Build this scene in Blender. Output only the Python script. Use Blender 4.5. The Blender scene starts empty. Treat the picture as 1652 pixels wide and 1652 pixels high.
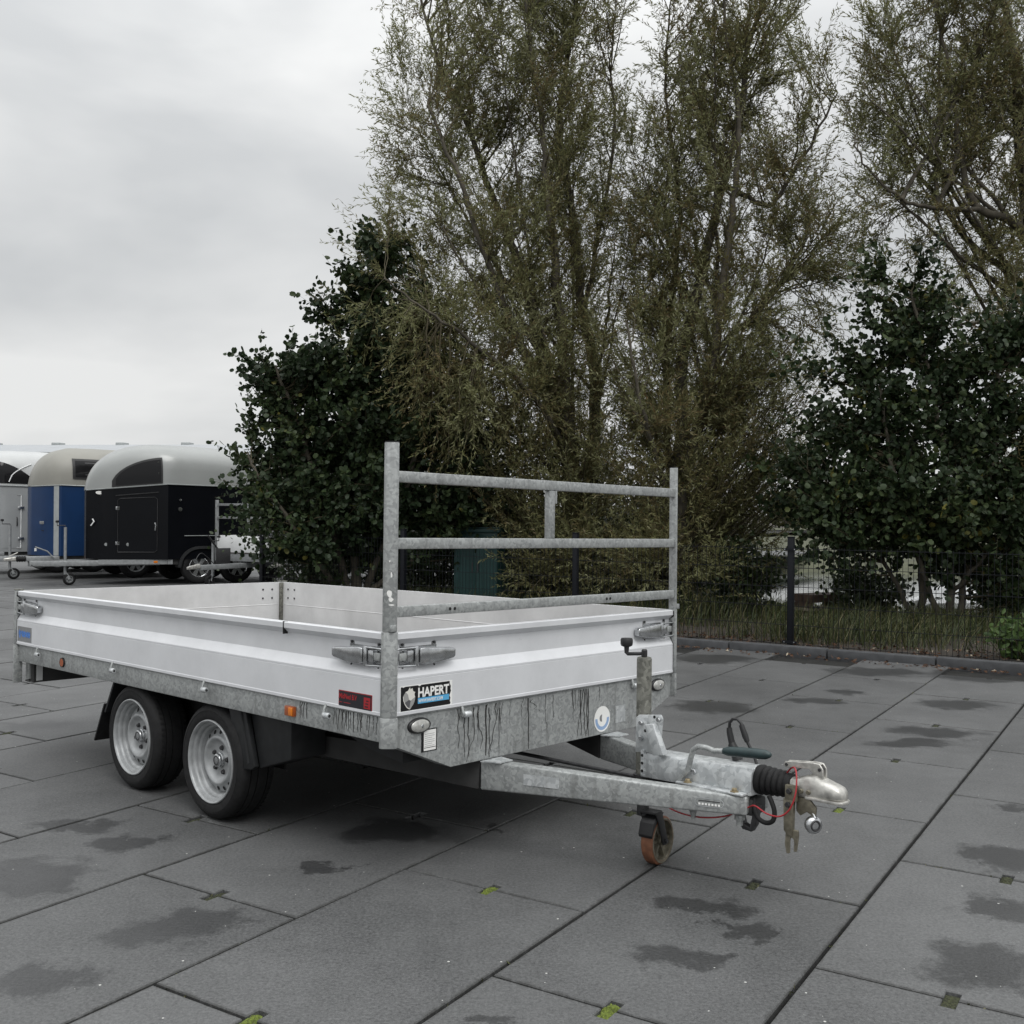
import bpy, bmesh, math, random
import numpy as np
from mathutils import Matrix, Vector
random.seed(7)
RNG = np.random.default_rng(11)
R = math.radians
scene = bpy.context.scene
C = scene.collection

# ------------------------------------------------------------------ camera
FPX, HPX, CAMH, ROLL = 1692.6, 1652.0, 1.388, -0.0078
cam_d = bpy.data.cameras.new('camera')
cam_d.sensor_width = 36.0
cam_d.lens = 36.0 * FPX / HPX
cam_d.clip_start = 0.05
cam_d.clip_end = 3000
cam = bpy.data.objects.new('camera', cam_d)
C.objects.link(cam)
_r = Vector((math.cos(ROLL), 0, -math.sin(ROLL)))
_u = Vector((math.sin(ROLL), 0, math.cos(ROLL)))
_b = Vector((0, -1, 0))
m3 = Matrix((_r, _u, _b)).transposed()
cam.matrix_world = Matrix.Translation((0, 0, CAMH)) @ m3.to_4x4()
scene.camera = cam

def at(x, y, Y):
    """photo pixel + distance -> point in the place"""
    d = Vector((0, 1, 0)) + _r * ((x - 826) / FPX) - _u * ((y - 826) / FPX)
    return Vector((0, 0, CAMH)) + d * Y

# ------------------------------------------------------------------ sky, sun, exposure
world = bpy.data.worlds.new('World')
scene.world = world
world.use_nodes = True
wn, wl = world.node_tree.nodes, world.node_tree.links
wn.clear()
SUN_EL, SUN_AZ = 52.0, 160.0          # azimuth clockwise from +Y
sky = wn.new('ShaderNodeTexSky'); sky.sky_type = 'NISHITA'; sky.sun_disc = False
sky.sun_elevation = R(SUN_EL); sky.sun_rotation = R(SUN_AZ)
bg1 = wn.new('ShaderNodeBackground'); bg1.inputs[1].default_value = 0.08
wl.new(sky.outputs[0], bg1.inputs[0])
tc = wn.new('ShaderNodeTexCoord')
mp = wn.new('ShaderNodeMapping'); mp.inputs['Scale'].default_value = (1, 1, 3.0); mp.inputs['Location'].default_value = (3.3, 1.2, 0.4)
wl.new(tc.outputs['Generated'], mp.inputs[0])
nz = wn.new('ShaderNodeTexNoise'); nz.inputs['Scale'].default_value = 1.7; nz.inputs['Detail'].default_value = 5; nz.inputs['Roughness'].default_value = 0.5
nz.inputs['Distortion'].default_value = 0.35
wl.new(mp.outputs[0], nz.inputs['Vector'])
rp = wn.new('ShaderNodeValToRGB')
rp.color_ramp.elements[0].position = 0.37; rp.color_ramp.elements[0].color = (0.585, 0.60, 0.61, 1)
rp.color_ramp.elements[1].position = 0.61; rp.color_ramp.elements[1].color = (0.83, 0.835, 0.83, 1)
wl.new(nz.outputs['Fac'], rp.inputs[0])
sx = wn.new('ShaderNodeSeparateXYZ'); wl.new(tc.outputs['Generated'], sx.inputs[0])
mr = wn.new('ShaderNodeMapRange'); mr.inputs['From Min'].default_value = 0.0; mr.inputs['From Max'].default_value = 1.0
mr.inputs['To Min'].default_value = 0.98; mr.inputs['To Max'].default_value = 3.5
mpw = wn.new('ShaderNodeMath'); mpw.operation = 'POWER'; mpw.inputs[1].default_value = 2.5
mcl = wn.new('ShaderNodeMath'); mcl.operation = 'MAXIMUM'; mcl.inputs[1].default_value = 0.0
wl.new(sx.outputs['Z'], mcl.inputs[0]); wl.new(mcl.outputs[0], mpw.inputs[0]); wl.new(mpw.outputs[0], mr.inputs['Value'])
bg2 = wn.new('ShaderNodeBackground')
wl.new(rp.outputs[0], bg2.inputs[0]); wl.new(mr.outputs[0], bg2.inputs[1])
mx = wn.new('ShaderNodeMixShader'); mx.inputs[0].default_value = 0.97
wl.new(bg1.outputs[0], mx.inputs[1]); wl.new(bg2.outputs[0], mx.inputs[2])
wo = wn.new('ShaderNodeOutputWorld'); wl.new(mx.outputs[0], wo.inputs[0])

sd = bpy.data.lights.new('sun', 'SUN'); sd.energy = 1.2; sd.angle = R(28); sd.color = (1.0, 0.985, 0.96)
sun = bpy.data.objects.new('sun', sd); C.objects.link(sun)
_sd = Vector((math.sin(R(SUN_AZ)) * math.cos(R(SUN_EL)), math.cos(R(SUN_AZ)) * math.cos(R(SUN_EL)), math.sin(R(SUN_EL))))
sun.rotation_euler = _sd.to_track_quat('Z', 'Y').to_euler()
sun.location = _sd * 30
vs = scene.view_settings
vs.view_transform = 'Standard'; vs.look = 'None'; vs.exposure = 0.0; vs.gamma = 1.0; vs.use_curve_mapping = False
scene.render.engine = 'CYCLES'
scene.cycles.max_bounces = 4
scene.cycles.diffuse_bounces = 2
scene.cycles.glossy_bounces = 2
scene.cycles.transmission_bounces = 2
scene.cycles.transparent_max_bounces = 4

# ------------------------------------------------------------------ materials
def mk(name):
    m = bpy.data.materials.new(name); m.use_nodes = True
    nt = m.node_tree
    return m, nt.nodes, nt.links, nt.nodes['Principled BSDF']
def plain(name, col, rough=0.5, metal=0.0, noise=0.0, nscale=30.0, bump=0.0, spec=None, coat=0.0):
    m, n, l, p = mk(name)
    p.inputs['Roughness'].default_value = rough; p.inputs['Metallic'].default_value = metal
    if spec is not None: p.inputs['Specular IOR Level'].default_value = spec
    if coat: p.inputs['Coat Weight'].default_value = coat
    p.inputs['Base Color'].default_value = (*col, 1)
    if noise or bump:
        t = n.new('ShaderNodeTexCoord'); z = n.new('ShaderNodeTexNoise'); z.inputs['Scale'].default_value = nscale; z.inputs['Detail'].default_value = 5
        l.new(t.outputs['Object'], z.inputs['Vector'])
        if noise:
            r = n.new('ShaderNodeValToRGB')
            r.color_ramp.elements[0].position = 0.3; r.color_ramp.elements[1].position = 0.72
            r.color_ramp.elements[0].color = (*[c * (1 - noise) for c in col], 1)
            r.color_ramp.elements[1].color = (*[min(1, c * (1 + noise)) for c in col], 1)
            l.new(z.outputs['Fac'], r.inputs[0]); l.new(r.outputs[0], p.inputs['Base Color'])
        if bump:
            b = n.new('ShaderNodeBump'); b.inputs['Strength'].default_value = bump; b.inputs['Distance'].default_value = 0.01
            l.new(z.outputs['Fac'], b.inputs['Height']); l.new(b.outputs[0], p.inputs['Normal'])
    return m
def galv(name, lo, hi, scale=55.0, rough=0.5, metal=0.35, dirt=0.35):
    m, n, l, p = mk(name)
    t = n.new('ShaderNodeTexCoord')
    dn = n.new('ShaderNodeTexNoise'); dn.inputs['Scale'].default_value = 25; dn.inputs['Detail'].default_value = 2
    l.new(t.outputs['Object'], dn.inputs['Vector'])
    ad = n.new('ShaderNodeVectorMath'); ad.operation = 'MULTIPLY_ADD'; ad.inputs[1].default_value = (0.04,) * 3
    l.new(dn.outputs['Color'], ad.inputs[0]); l.new(t.outputs['Object'], ad.inputs[2])
    v = n.new('ShaderNodeTexVoronoi'); v.inputs['Scale'].default_value = scale
    l.new(ad.outputs[0], v.inputs['Vector'])
    s = n.new('ShaderNodeSeparateColor'); l.new(v.outputs['Color'], s.inputs[0])
    big = n.new('ShaderNodeTexNoise'); big.inputs['Scale'].default_value = 7; big.inputs['Detail'].default_value = 6; big.inputs['Roughness'].default_value = 0.7
    l.new(t.outputs['Object'], big.inputs['Vector'])
    a = n.new('ShaderNodeMath'); a.operation = 'MULTIPLY_ADD'; a.inputs[1].default_value = 0.55
    l.new(s.outputs[0], a.inputs[0])
    bm_ = n.new('ShaderNodeMath'); bm_.operation = 'MULTIPLY'; bm_.inputs[1].default_value = 0.55
    l.new(big.outputs['Fac'], bm_.inputs[0]); l.new(bm_.outputs[0], a.inputs[2])
    r = n.new('ShaderNodeValToRGB'); r.color_ramp.elements[0].position = 0.25; r.color_ramp.elements[1].position = 0.85
    r.color_ramp.elements[0].color = (*lo, 1); r.color_ramp.elements[1].color = (*hi, 1)
    l.new(a.outputs[0], r.inputs[0])
    # grime: vertically stretched noise
    mpn = n.new('ShaderNodeMapping'); mpn.inputs['Scale'].default_value = (26, 26, 2.2); l.new(t.outputs['Object'], mpn.inputs[0])
    g = n.new('ShaderNodeTexNoise'); g.inputs['Scale'].default_value = 1.0; g.inputs['Detail'].default_value = 6; l.new(mpn.outputs[0], g.inputs['Vector'])
    gr = n.new('ShaderNodeValToRGB'); gr.color_ramp.elements[0].position = 0.54; gr.color_ramp.elements[1].position = 0.72
    gr.color_ramp.elements[0].color = (0, 0, 0, 1); gr.color_ramp.elements[1].color = (dirt, dirt, dirt, 1)
    l.new(g.outputs['Fac'], gr.inputs[0])
    mxx = n.new('ShaderNodeMix'); mxx.data_type = 'RGBA'; mxx.inputs['B'].default_value = (0.10, 0.10, 0.095, 1)
    l.new(gr.outputs[0], mxx.inputs['Factor']); l.new(r.outputs[0], mxx.inputs['A'])
    l.new(mxx.outputs['Result'], p.inputs['Base Color'])
    p.inputs['Metallic'].default_value = metal; p.inputs['Roughness'].default_value = rough
    b = n.new('ShaderNodeBump'); b.inputs['Strength'].default_value = 0.15; b.inputs['Distance'].default_value = 0.003
    l.new(a.outputs[0], b.inputs['Height']); l.new(b.outputs[0], p.inputs['Normal'])
    return m
def board_mat(name, col, smudge):
    m, n, l, p = mk(name)
    t = n.new('ShaderNodeTexCoord')
    z1 = n.new('ShaderNodeTexNoise'); z1.inputs['Scale'].default_value = 3.2; z1.inputs['Detail'].default_value = 7; z1.inputs['Roughness'].default_value = 0.68
    l.new(t.outputs['Object'], z1.inputs['Vector'])
    r = n.new('ShaderNodeValToRGB'); r.color_ramp.elements[0].position = 0.3; r.color_ramp.elements[1].position = 0.75
    r.color_ramp.elements[0].color = (*[c * (1 - smudge) for c in col], 1); r.color_ramp.elements[1].color = (*[min(1, c * (1 + smudge * 0.5)) for c in col], 1)
    l.new(z1.outputs['Fac'], r.inputs[0])
    # scuffs and specks
    mpn = n.new('ShaderNodeMapping'); mpn.inputs['Scale'].default_value = (14, 14, 60); l.new(t.outputs['Object'], mpn.inputs[0])
    g = n.new('ShaderNodeTexNoise'); g.inputs['Scale'].default_value = 1.3; g.inputs['Detail'].default_value = 8; g.inputs['Roughness'].default_value = 0.75; l.new(mpn.outputs[0], g.inputs['Vector'])
    gr = n.new('ShaderNodeValToRGB'); gr.color_ramp.elements[0].position = 0.63; gr.color_ramp.elements[1].position = 0.72
    gr.color_ramp.elements[0].color = (0, 0, 0, 1); gr.color_ramp.elements[1].color = (smudge * 3.0,) * 3 + (1,)
    l.new(g.outputs['Fac'], gr.inputs[0])
    mxx = n.new('ShaderNodeMix'); mxx.data_type = 'RGBA'; mxx.inputs['B'].default_value = (0.3, 0.29, 0.27, 1)
    l.new(gr.outputs[0], mxx.inputs['Factor']); l.new(r.outputs[0], mxx.inputs['A']); l.new(mxx.outputs['Result'], p.inputs['Base Color'])
    p.inputs['Roughness'].default_value = 0.42; p.inputs['Metallic'].default_value = 0.12
    b = n.new('ShaderNodeBump'); b.inputs['Strength'].default_value = 0.08; b.inputs['Distance'].default_value = 0.01
    l.new(z1.outputs['Fac'], b.inputs['Height']); l.new(b.outputs[0], p.inputs['Normal'])
    return m
M = {}
M['galv'] = galv('galvanised steel', (0.245, 0.255, 0.255), (0.405, 0.42, 0.415), 90.0)
M['galv_new'] = galv('bright galvanised steel', (0.38, 0.40, 0.41), (0.62, 0.64, 0.645), 58, 0.40, 0.45, 0.30)
M['galv_dull'] = galv('dull weathered galvanised steel', (0.075, 0.075, 0.065), (0.20, 0.20, 0.175), 70, 0.6, 0.2, 0.7)
M['galv_far'] = plain('grey galvanised steel', (0.26, 0.27, 0.275), 0.5, 0.3, 0.2, 20)
M['board'] = board_mat('aluminium board', (0.66, 0.67, 0.69), 0.12)
M['board_in'] = board_mat('scuffed aluminium board', (0.66, 0.665, 0.67), 0.20)
M['white'] = plain('white paint', (0.72, 0.73, 0.73), 0.45, 0, 0.06, 6)
M['black'] = plain('black plastic', (0.012, 0.012, 0.013), 0.5, 0, 0.2, 20)
M['rubber'] = plain('black rubber', (0.010, 0.010, 0.0105), 0.7, 0, 0.35, 45, 0.15, spec=0.3)
M['dark_plastic'] = plain('dark grey moulded plastic', (0.016, 0.017, 0.018), 0.55, 0, 0.25, 25, spec=0.3)
M['rim'] = plain('silver painted wheel steel', (0.31, 0.32, 0.325), 0.40, 0.25, 0.22, 22)
M['chrome'] = plain('bright zinc', (0.52, 0.53, 0.54), 0.20, 0.95, 0.18, 40)
M['cast'] = plain('worn cast aluminium', (0.50, 0.49, 0.46), 0.38, 0.55, 0.4, 28, 0.2)
M['brass_zinc'] = plain('yellowed zinc steel', (0.18, 0.165, 0.125), 0.45, 0.5, 0.4, 40, 0.15)
M['dark_steel'] = plain('dark steel', (0.05, 0.05, 0.052), 0.5, 0.5, 0.3, 40)
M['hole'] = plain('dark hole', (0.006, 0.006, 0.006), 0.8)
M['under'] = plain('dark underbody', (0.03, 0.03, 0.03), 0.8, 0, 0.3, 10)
M['amber'] = plain('amber lens', (0.62, 0.17, 0.008), 0.22, 0, 0.12, 60, coat=0.5)
M['amber_dark'] = plain('dark amber lens', (0.30, 0.065, 0.01), 0.3, 0, 0.15, 60, coat=0.4)
M['lens'] = plain('clear lamp lens', (0.42, 0.42, 0.40), 0.2, 0.2, 0.2, 80, coat=0.6)
M['grip'] = plain('dark green rubber grip', (0.018, 0.035, 0.037), 0.45, 0, 0.2, 60)
M['rust'] = plain('rusty brown wheel rubber', (0.19, 0.080, 0.042), 0.7, 0, 0.35, 30, 0.2)
M['red'] = plain('red cable', (0.30, 0.016, 0.022), 0.4)
M['brownbolt'] = plain('yellow passivated bolt', (0.33, 0.27, 0.17), 0.4, 0.6, 0.3, 60)
M['print_black'] = plain('black print', (0.004, 0.004, 0.005), 0.35)
M['print_white'] = plain('white print', (0.78, 0.78, 0.76), 0.4)
M['print_blue'] = plain('light blue print', (0.09, 0.36, 0.62), 0.4)
M['print_red'] = plain('dark red print', (0.33, 0.014, 0.020), 0.5)
M['print_navy'] = plain('dark navy print', (0.012, 0.012, 0.017), 0.5)
M['print_sky'] = plain('faded blue ink', (0.06, 0.18, 0.50), 0.5, 0, 0.5, 150)
M['print_grey'] = plain('grey sticker', (0.20, 0.205, 0.21), 0.5, 0, 0.1, 60)
M['silver1'] = plain('pale silver print', (0.66, 0.65, 0.60), 0.4)
M['silver2'] = plain('mid silver print', (0.30, 0.30, 0.29), 0.4)
M['silver3'] = plain('dark silver print', (0.09, 0.09, 0.095), 0.4)
M['ply'] = plain('brown anti-slip plywood', (0.125, 0.105, 0.09), 0.6, 0, 0.35, 14, 0.1)
M['mud'] = plain('dried black streak', (0.022, 0.021, 0.020), 0.8)
M['fence'] = plain('anthracite powder coat', (0.007, 0.008, 0.011), 0.45, spec=0.2)
M['kiosk'] = plain('dark green cabinet paint', (0.008, 0.040, 0.038), 0.5, 0, 0.2, 6)
M['bark'] = plain('grey brown bark', (0.075, 0.066, 0.050), 0.9, 0, 0.45, 9, 0.5)
M['twig'] = plain('olive twig bark', (0.060, 0.050, 0.026), 0.8, 0, 0.3, 5)

def leaf_mat(name, stops, rough=0.5, trans=0.3, spec=0.35):
    m, n, l, p = mk(name); p.inputs['Specular IOR Level'].default_value = spec
    a = n.new('ShaderNodeAttribute'); a.attribute_name = 'tint'
    r = n.new('ShaderNodeValToRGB')
    els = r.color_ramp.elements
    for i, (pos, c) in enumerate(stops):
        e = els[i] if i < 2 else els.new(pos)
        e.position = pos; e.color = (*c, 1)
    l.new(a.outputs['Fac'], r.inputs[0]); l.new(r.outputs[0], p.inputs['Base Color'])
    p.inputs['Roughness'].default_value = rough
    tr = n.new('ShaderNodeBsdfTranslucent'); l.new(r.outputs[0], tr.inputs[0])
    ms = n.new('ShaderNodeMixShader'); ms.inputs[0].default_value = trans
    l.new(p.outputs[0], ms.inputs[1]); l.new(tr.outputs[0], ms.inputs[2])
    l.new(ms.outputs[0], n['Material Output'].inputs[0])
    return m
M['willow'] = leaf_mat('willow leaf', [(0.0, (0.150, 0.100, 0.045)), (1.0, (0.33, 0.33, 0.19)), (0.25, (0.165, 0.145, 0.065)), (0.6, (0.195, 0.205, 0.088))], 0.5, 0.45)
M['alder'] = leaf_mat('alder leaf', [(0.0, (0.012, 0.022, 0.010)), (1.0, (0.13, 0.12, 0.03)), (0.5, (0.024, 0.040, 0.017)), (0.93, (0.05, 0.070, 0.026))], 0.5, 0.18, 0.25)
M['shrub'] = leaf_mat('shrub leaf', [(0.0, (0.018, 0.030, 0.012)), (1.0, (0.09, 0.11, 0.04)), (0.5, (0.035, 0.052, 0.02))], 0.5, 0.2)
M['nettle'] = leaf_mat('nettle leaf', [(0.0, (0.03, 0.060, 0.015)), (1.0, (0.10, 0.16, 0.045))], 0.5, 0.3)
M['grass'] = leaf_mat('grass blade', [(0.0, (0.022, 0.032, 0.012)), (1.0, (0.20, 0.165, 0.09)), (0.55, (0.062, 0.078, 0.028)), (0.85, (0.12, 0.105, 0.05))], 0.6, 0.3)
M['litter'] = leaf_mat('dead leaf', [(0.0, (0.045, 0.022, 0.012)), (1.0, (0.40, 0.36, 0.28)), (0.8, (0.13, 0.065, 0.033))], 0.8, 0.05)
M['bright_bank'] = leaf_mat('bank grass', [(0.0, (0.09, 0.13, 0.035)), (1.0, (0.22, 0.24, 0.09))], 0.6, 0.3)
M['moss'] = plain('yellow green moss', (0.095, 0.125, 0.016), 0.9, 0, 0.6, 120, 0.8)
M['moss_dull'] = plain('dull olive moss', (0.030, 0.034, 0.013), 0.9, 0, 0.7, 120, 0.8)
M['soil'] = plain('dark soil', (0.035, 0.028, 0.021), 0.95, 0, 0.5, 8, 0.6)
M['joint'] = plain('dark joint sand', (0.009, 0.009, 0.008), 0.95, 0, 0.5, 30, 0.3)

def slab_material(edge=True):
    m, n, l, p = mk('damp concrete slab')
    g = n.new('ShaderNodeNewGeometry')
    def noise(scale, det, rough=0.6, vec=None):
        z = n.new('ShaderNodeTexNoise'); z.inputs['Scale'].default_value = scale; z.inputs['Detail'].default_value = det; z.inputs['Roughness'].default_value = rough
        l.new((vec or g.outputs['Position']), z.inputs['Vector']); return z
    big = noise(0.9, 6, 0.62); fine = noise(85, 3, 0.85); mid = noise(7, 6, 0.7)
    def mth(op, a, b, c=None):
        q = n.new('ShaderNodeMath'); q.operation = op
        for i, x in enumerate((a, b, c)):
            if x is None: continue
            if isinstance(x, (int, float)): q.inputs[i].default_value = x
            else: l.new(x, q.inputs[i])
        return q.outputs[0]
    oi = n.new('ShaderNodeObjectInfo')
    s = mth('MULTIPLY', big.outputs['Fac'], 0.62)
    s = mth('MULTIPLY_ADD', mid.outputs['Fac'], 0.26, s)
    fg = mth('MULTIPLY_ADD', fine.outputs['Fac'], 2.4, -0.7)
    s = mth('MULTIPLY_ADD', fg, 0.42, s)
    s = mth('MULTIPLY_ADD', oi.outputs['Random'], 0.11, s)
    r = n.new('ShaderNodeValToRGB'); r.color_ramp.elements[0].position = 0.40; r.color_ramp.elements[1].position = 0.96
    r.color_ramp.elements[0].color = (0.030, 0.0308, 0.0315, 1); r.color_ramp.elements[1].color = (0.130, 0.132, 0.133, 1)
    l.new(s, r.inputs[0])
    # damp patches
    dn = noise(4.0, 7, 0.7); dv = n.new('ShaderNodeVectorMath'); dv.operation = 'MULTIPLY_ADD'
    l.new(dn.outputs['Color'], dv.inputs[0]); dv.inputs[1].default_value = (0.56, 0.56, 0.0); 
    off = n.new('ShaderNodeVectorMath'); off.operation = 'SUBTRACT'; off.inputs[1].default_value = (0.28, 0.28, 0.0)
    l.new(g.outputs['Position'], off.inputs[0]); l.new(off.outputs[0], dv.inputs[2])
    cur = None
    for (x, y, rx, ry) in PATCHES:
        mp = n.new('ShaderNodeMapping'); mp.vector_type = 'TEXTURE'
        mp.inputs['Location'].default_value = (x, y, 0); mp.inputs['Scale'].default_value = (rx * 1.1, ry * 1.1, 50)
        l.new(dv.outputs[0], mp.inputs[0])
        ln = n.new('ShaderNodeVectorMath'); ln.operation = 'LENGTH'; l.new(mp.outputs[0], ln.inputs[0])
        cur = ln.outputs['Value'] if cur is None else mth('MINIMUM', cur, ln.outputs['Value'])
    wr = n.new('ShaderNodeMapRange'); wr.interpolation_type = 'SMOOTHSTEP'
    wr.inputs['From Min'].default_value = 0.66; wr.inputs['From Max'].default_value = 1.2; wr.inputs['To Min'].default_value = 1; wr.inputs['To Max'].default_value = 0
    l.new(cur, wr.inputs['Value'])
    wet = wr.outputs[0]
    mxx = n.new('ShaderNodeMix'); mxx.data_type = 'RGBA'; mxx.blend_type = 'MULTIPLY'; mxx.inputs['B'].default_value = (0.47, 0.47, 0.475, 1)
    l.new(wet, mxx.inputs['Factor']); l.new(r.outputs[0], mxx.inputs['A'])
    # pale grit
    v = n.new('ShaderNodeTexVoronoi'); v.inputs['Scale'].default_value = 17; l.new(g.outputs['Position'], v.inputs['Vector'])
    sp = n.new('ShaderNodeSeparateColor'); l.new(v.outputs['Color'], sp.inputs[0])
    gate = mth('GREATER_THAN', sp.outputs[0], 0.5)
    rad = mth('MULTIPLY_ADD', sp.outputs[1], 0.06, 0.012)
    dot = mth('LESS_THAN', v.outputs['Distance'], rad)
    gg = mth('MULTIPLY', gate, dot)
    mx2 = n.new('ShaderNodeMix'); mx2.data_type = 'RGBA'; mx2.inputs['B'].default_value = (0.46, 0.46, 0.44, 1)
    l.new(gg, mx2.inputs['Factor']); l.new(mxx.outputs['Result'], mx2.inputs['A'])
    res_ = mx2.outputs['Result']
    if edge:
        tcx = n.new('ShaderNodeTexCoord'); ab = n.new('ShaderNodeVectorMath'); ab.operation = 'ABSOLUTE'; l.new(tcx.outputs['Object'], ab.inputs[0])
        se = n.new('ShaderNodeSeparateXYZ'); l.new(ab.outputs[0], se.inputs[0])
        dx = mth('SUBTRACT', 0.592, se.outputs['X']); dy = mth('SUBTRACT', 0.3965, se.outputs['Y']); dd = mth('MINIMUM', dx, dy)
        en = noise(14, 6, 0.75); ew = mth('MULTIPLY_ADD', en.outputs['Fac'], 0.075, -0.022); ew = mth('MAXIMUM', ew, 0.004)
        ef = mth('DIVIDE', dd, ew); ef = mth('SUBTRACT', 1.0, ef); ef = mth('MAXIMUM', ef, 0.0); ef = mth('MINIMUM', ef, 1.0); ef = mth('MULTIPLY', ef, 0.85)
        me_ = n.new('ShaderNodeMix'); me_.data_type = 'RGBA'; me_.inputs['B'].default_value = (0.016, 0.016, 0.014, 1)
        l.new(ef, me_.inputs['Factor']); l.new(res_, me_.inputs['A']); res_ = me_.outputs['Result']
    l.new(res_, p.inputs['Base Color'])
    rr = mth('MULTIPLY_ADD', wet, -0.2, 0.62)
    l.new(rr, p.inputs['Roughness'])
    p.inputs['Specular IOR Level'].default_value = 0.45
    b = n.new('ShaderNodeBump'); b.inputs['Strength'].default_value = 0.5; b.inputs['Distance'].default_value = 0.003
    l.new(fine.outputs['Fac'], b.inputs['Height']); l.new(b.outputs[0], p.inputs['Normal'])
    return m
PATCHES = [(-1.09, 3.47, 0.19, 0.17), (-1.81, 3.97, 0.2, 0.2), (-1.57, 4.38, 0.12, 0.12), (-0.71, 4.09, 0.09, 0.08), (-1.37, 3.06, 0.13, 0.1), (-0.49, 4.57, 0.23, 0.17),
 (-0.07, 4.59, 0.03, 0.04), (0.67, 3.71, 0.13, 0.09), (0.79, 3.5, 0.07, 0.07), (0.52, 3.28, 0.12, 0.09), (1.48, 3.25, 0.17, 0.16), (1.75, 3.68, 0.12, 0.15), (2.02, 4.23, 0.12, 0.17),
 (2.72, 6.7, 0.26, 0.17), (2.44, 6.38, 0.25, 0.13), (3.28, 7.69, 0.26, 0.2), (2.62, 8.19, 0.14, 0.12), (2.25, 7.8, 0.2, 0.12), (3.26, 9.27, 0.4, 0.25), (4.12, 9.1, 0.5, 0.36),
 (1.45, 7.54, 0.27, 0.25), (1.94, 10.06, 0.4, 0.3), (2.4, 4.97, 0.09, 0.1), (-3.03, 6.71, 0.24, 0.14), (-0.08, 2.86, 0.08, 0.04), (-1.89, 4.61, 0.17, 0.07)]
M['slab'] = slab_material(); M['slab_far'] = slab_material(False)
M['kerb'] = plain('dark concrete kerb', (0.052, 0.054, 0.058), 0.8, 0, 0.25, 12, 0.3)

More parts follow.
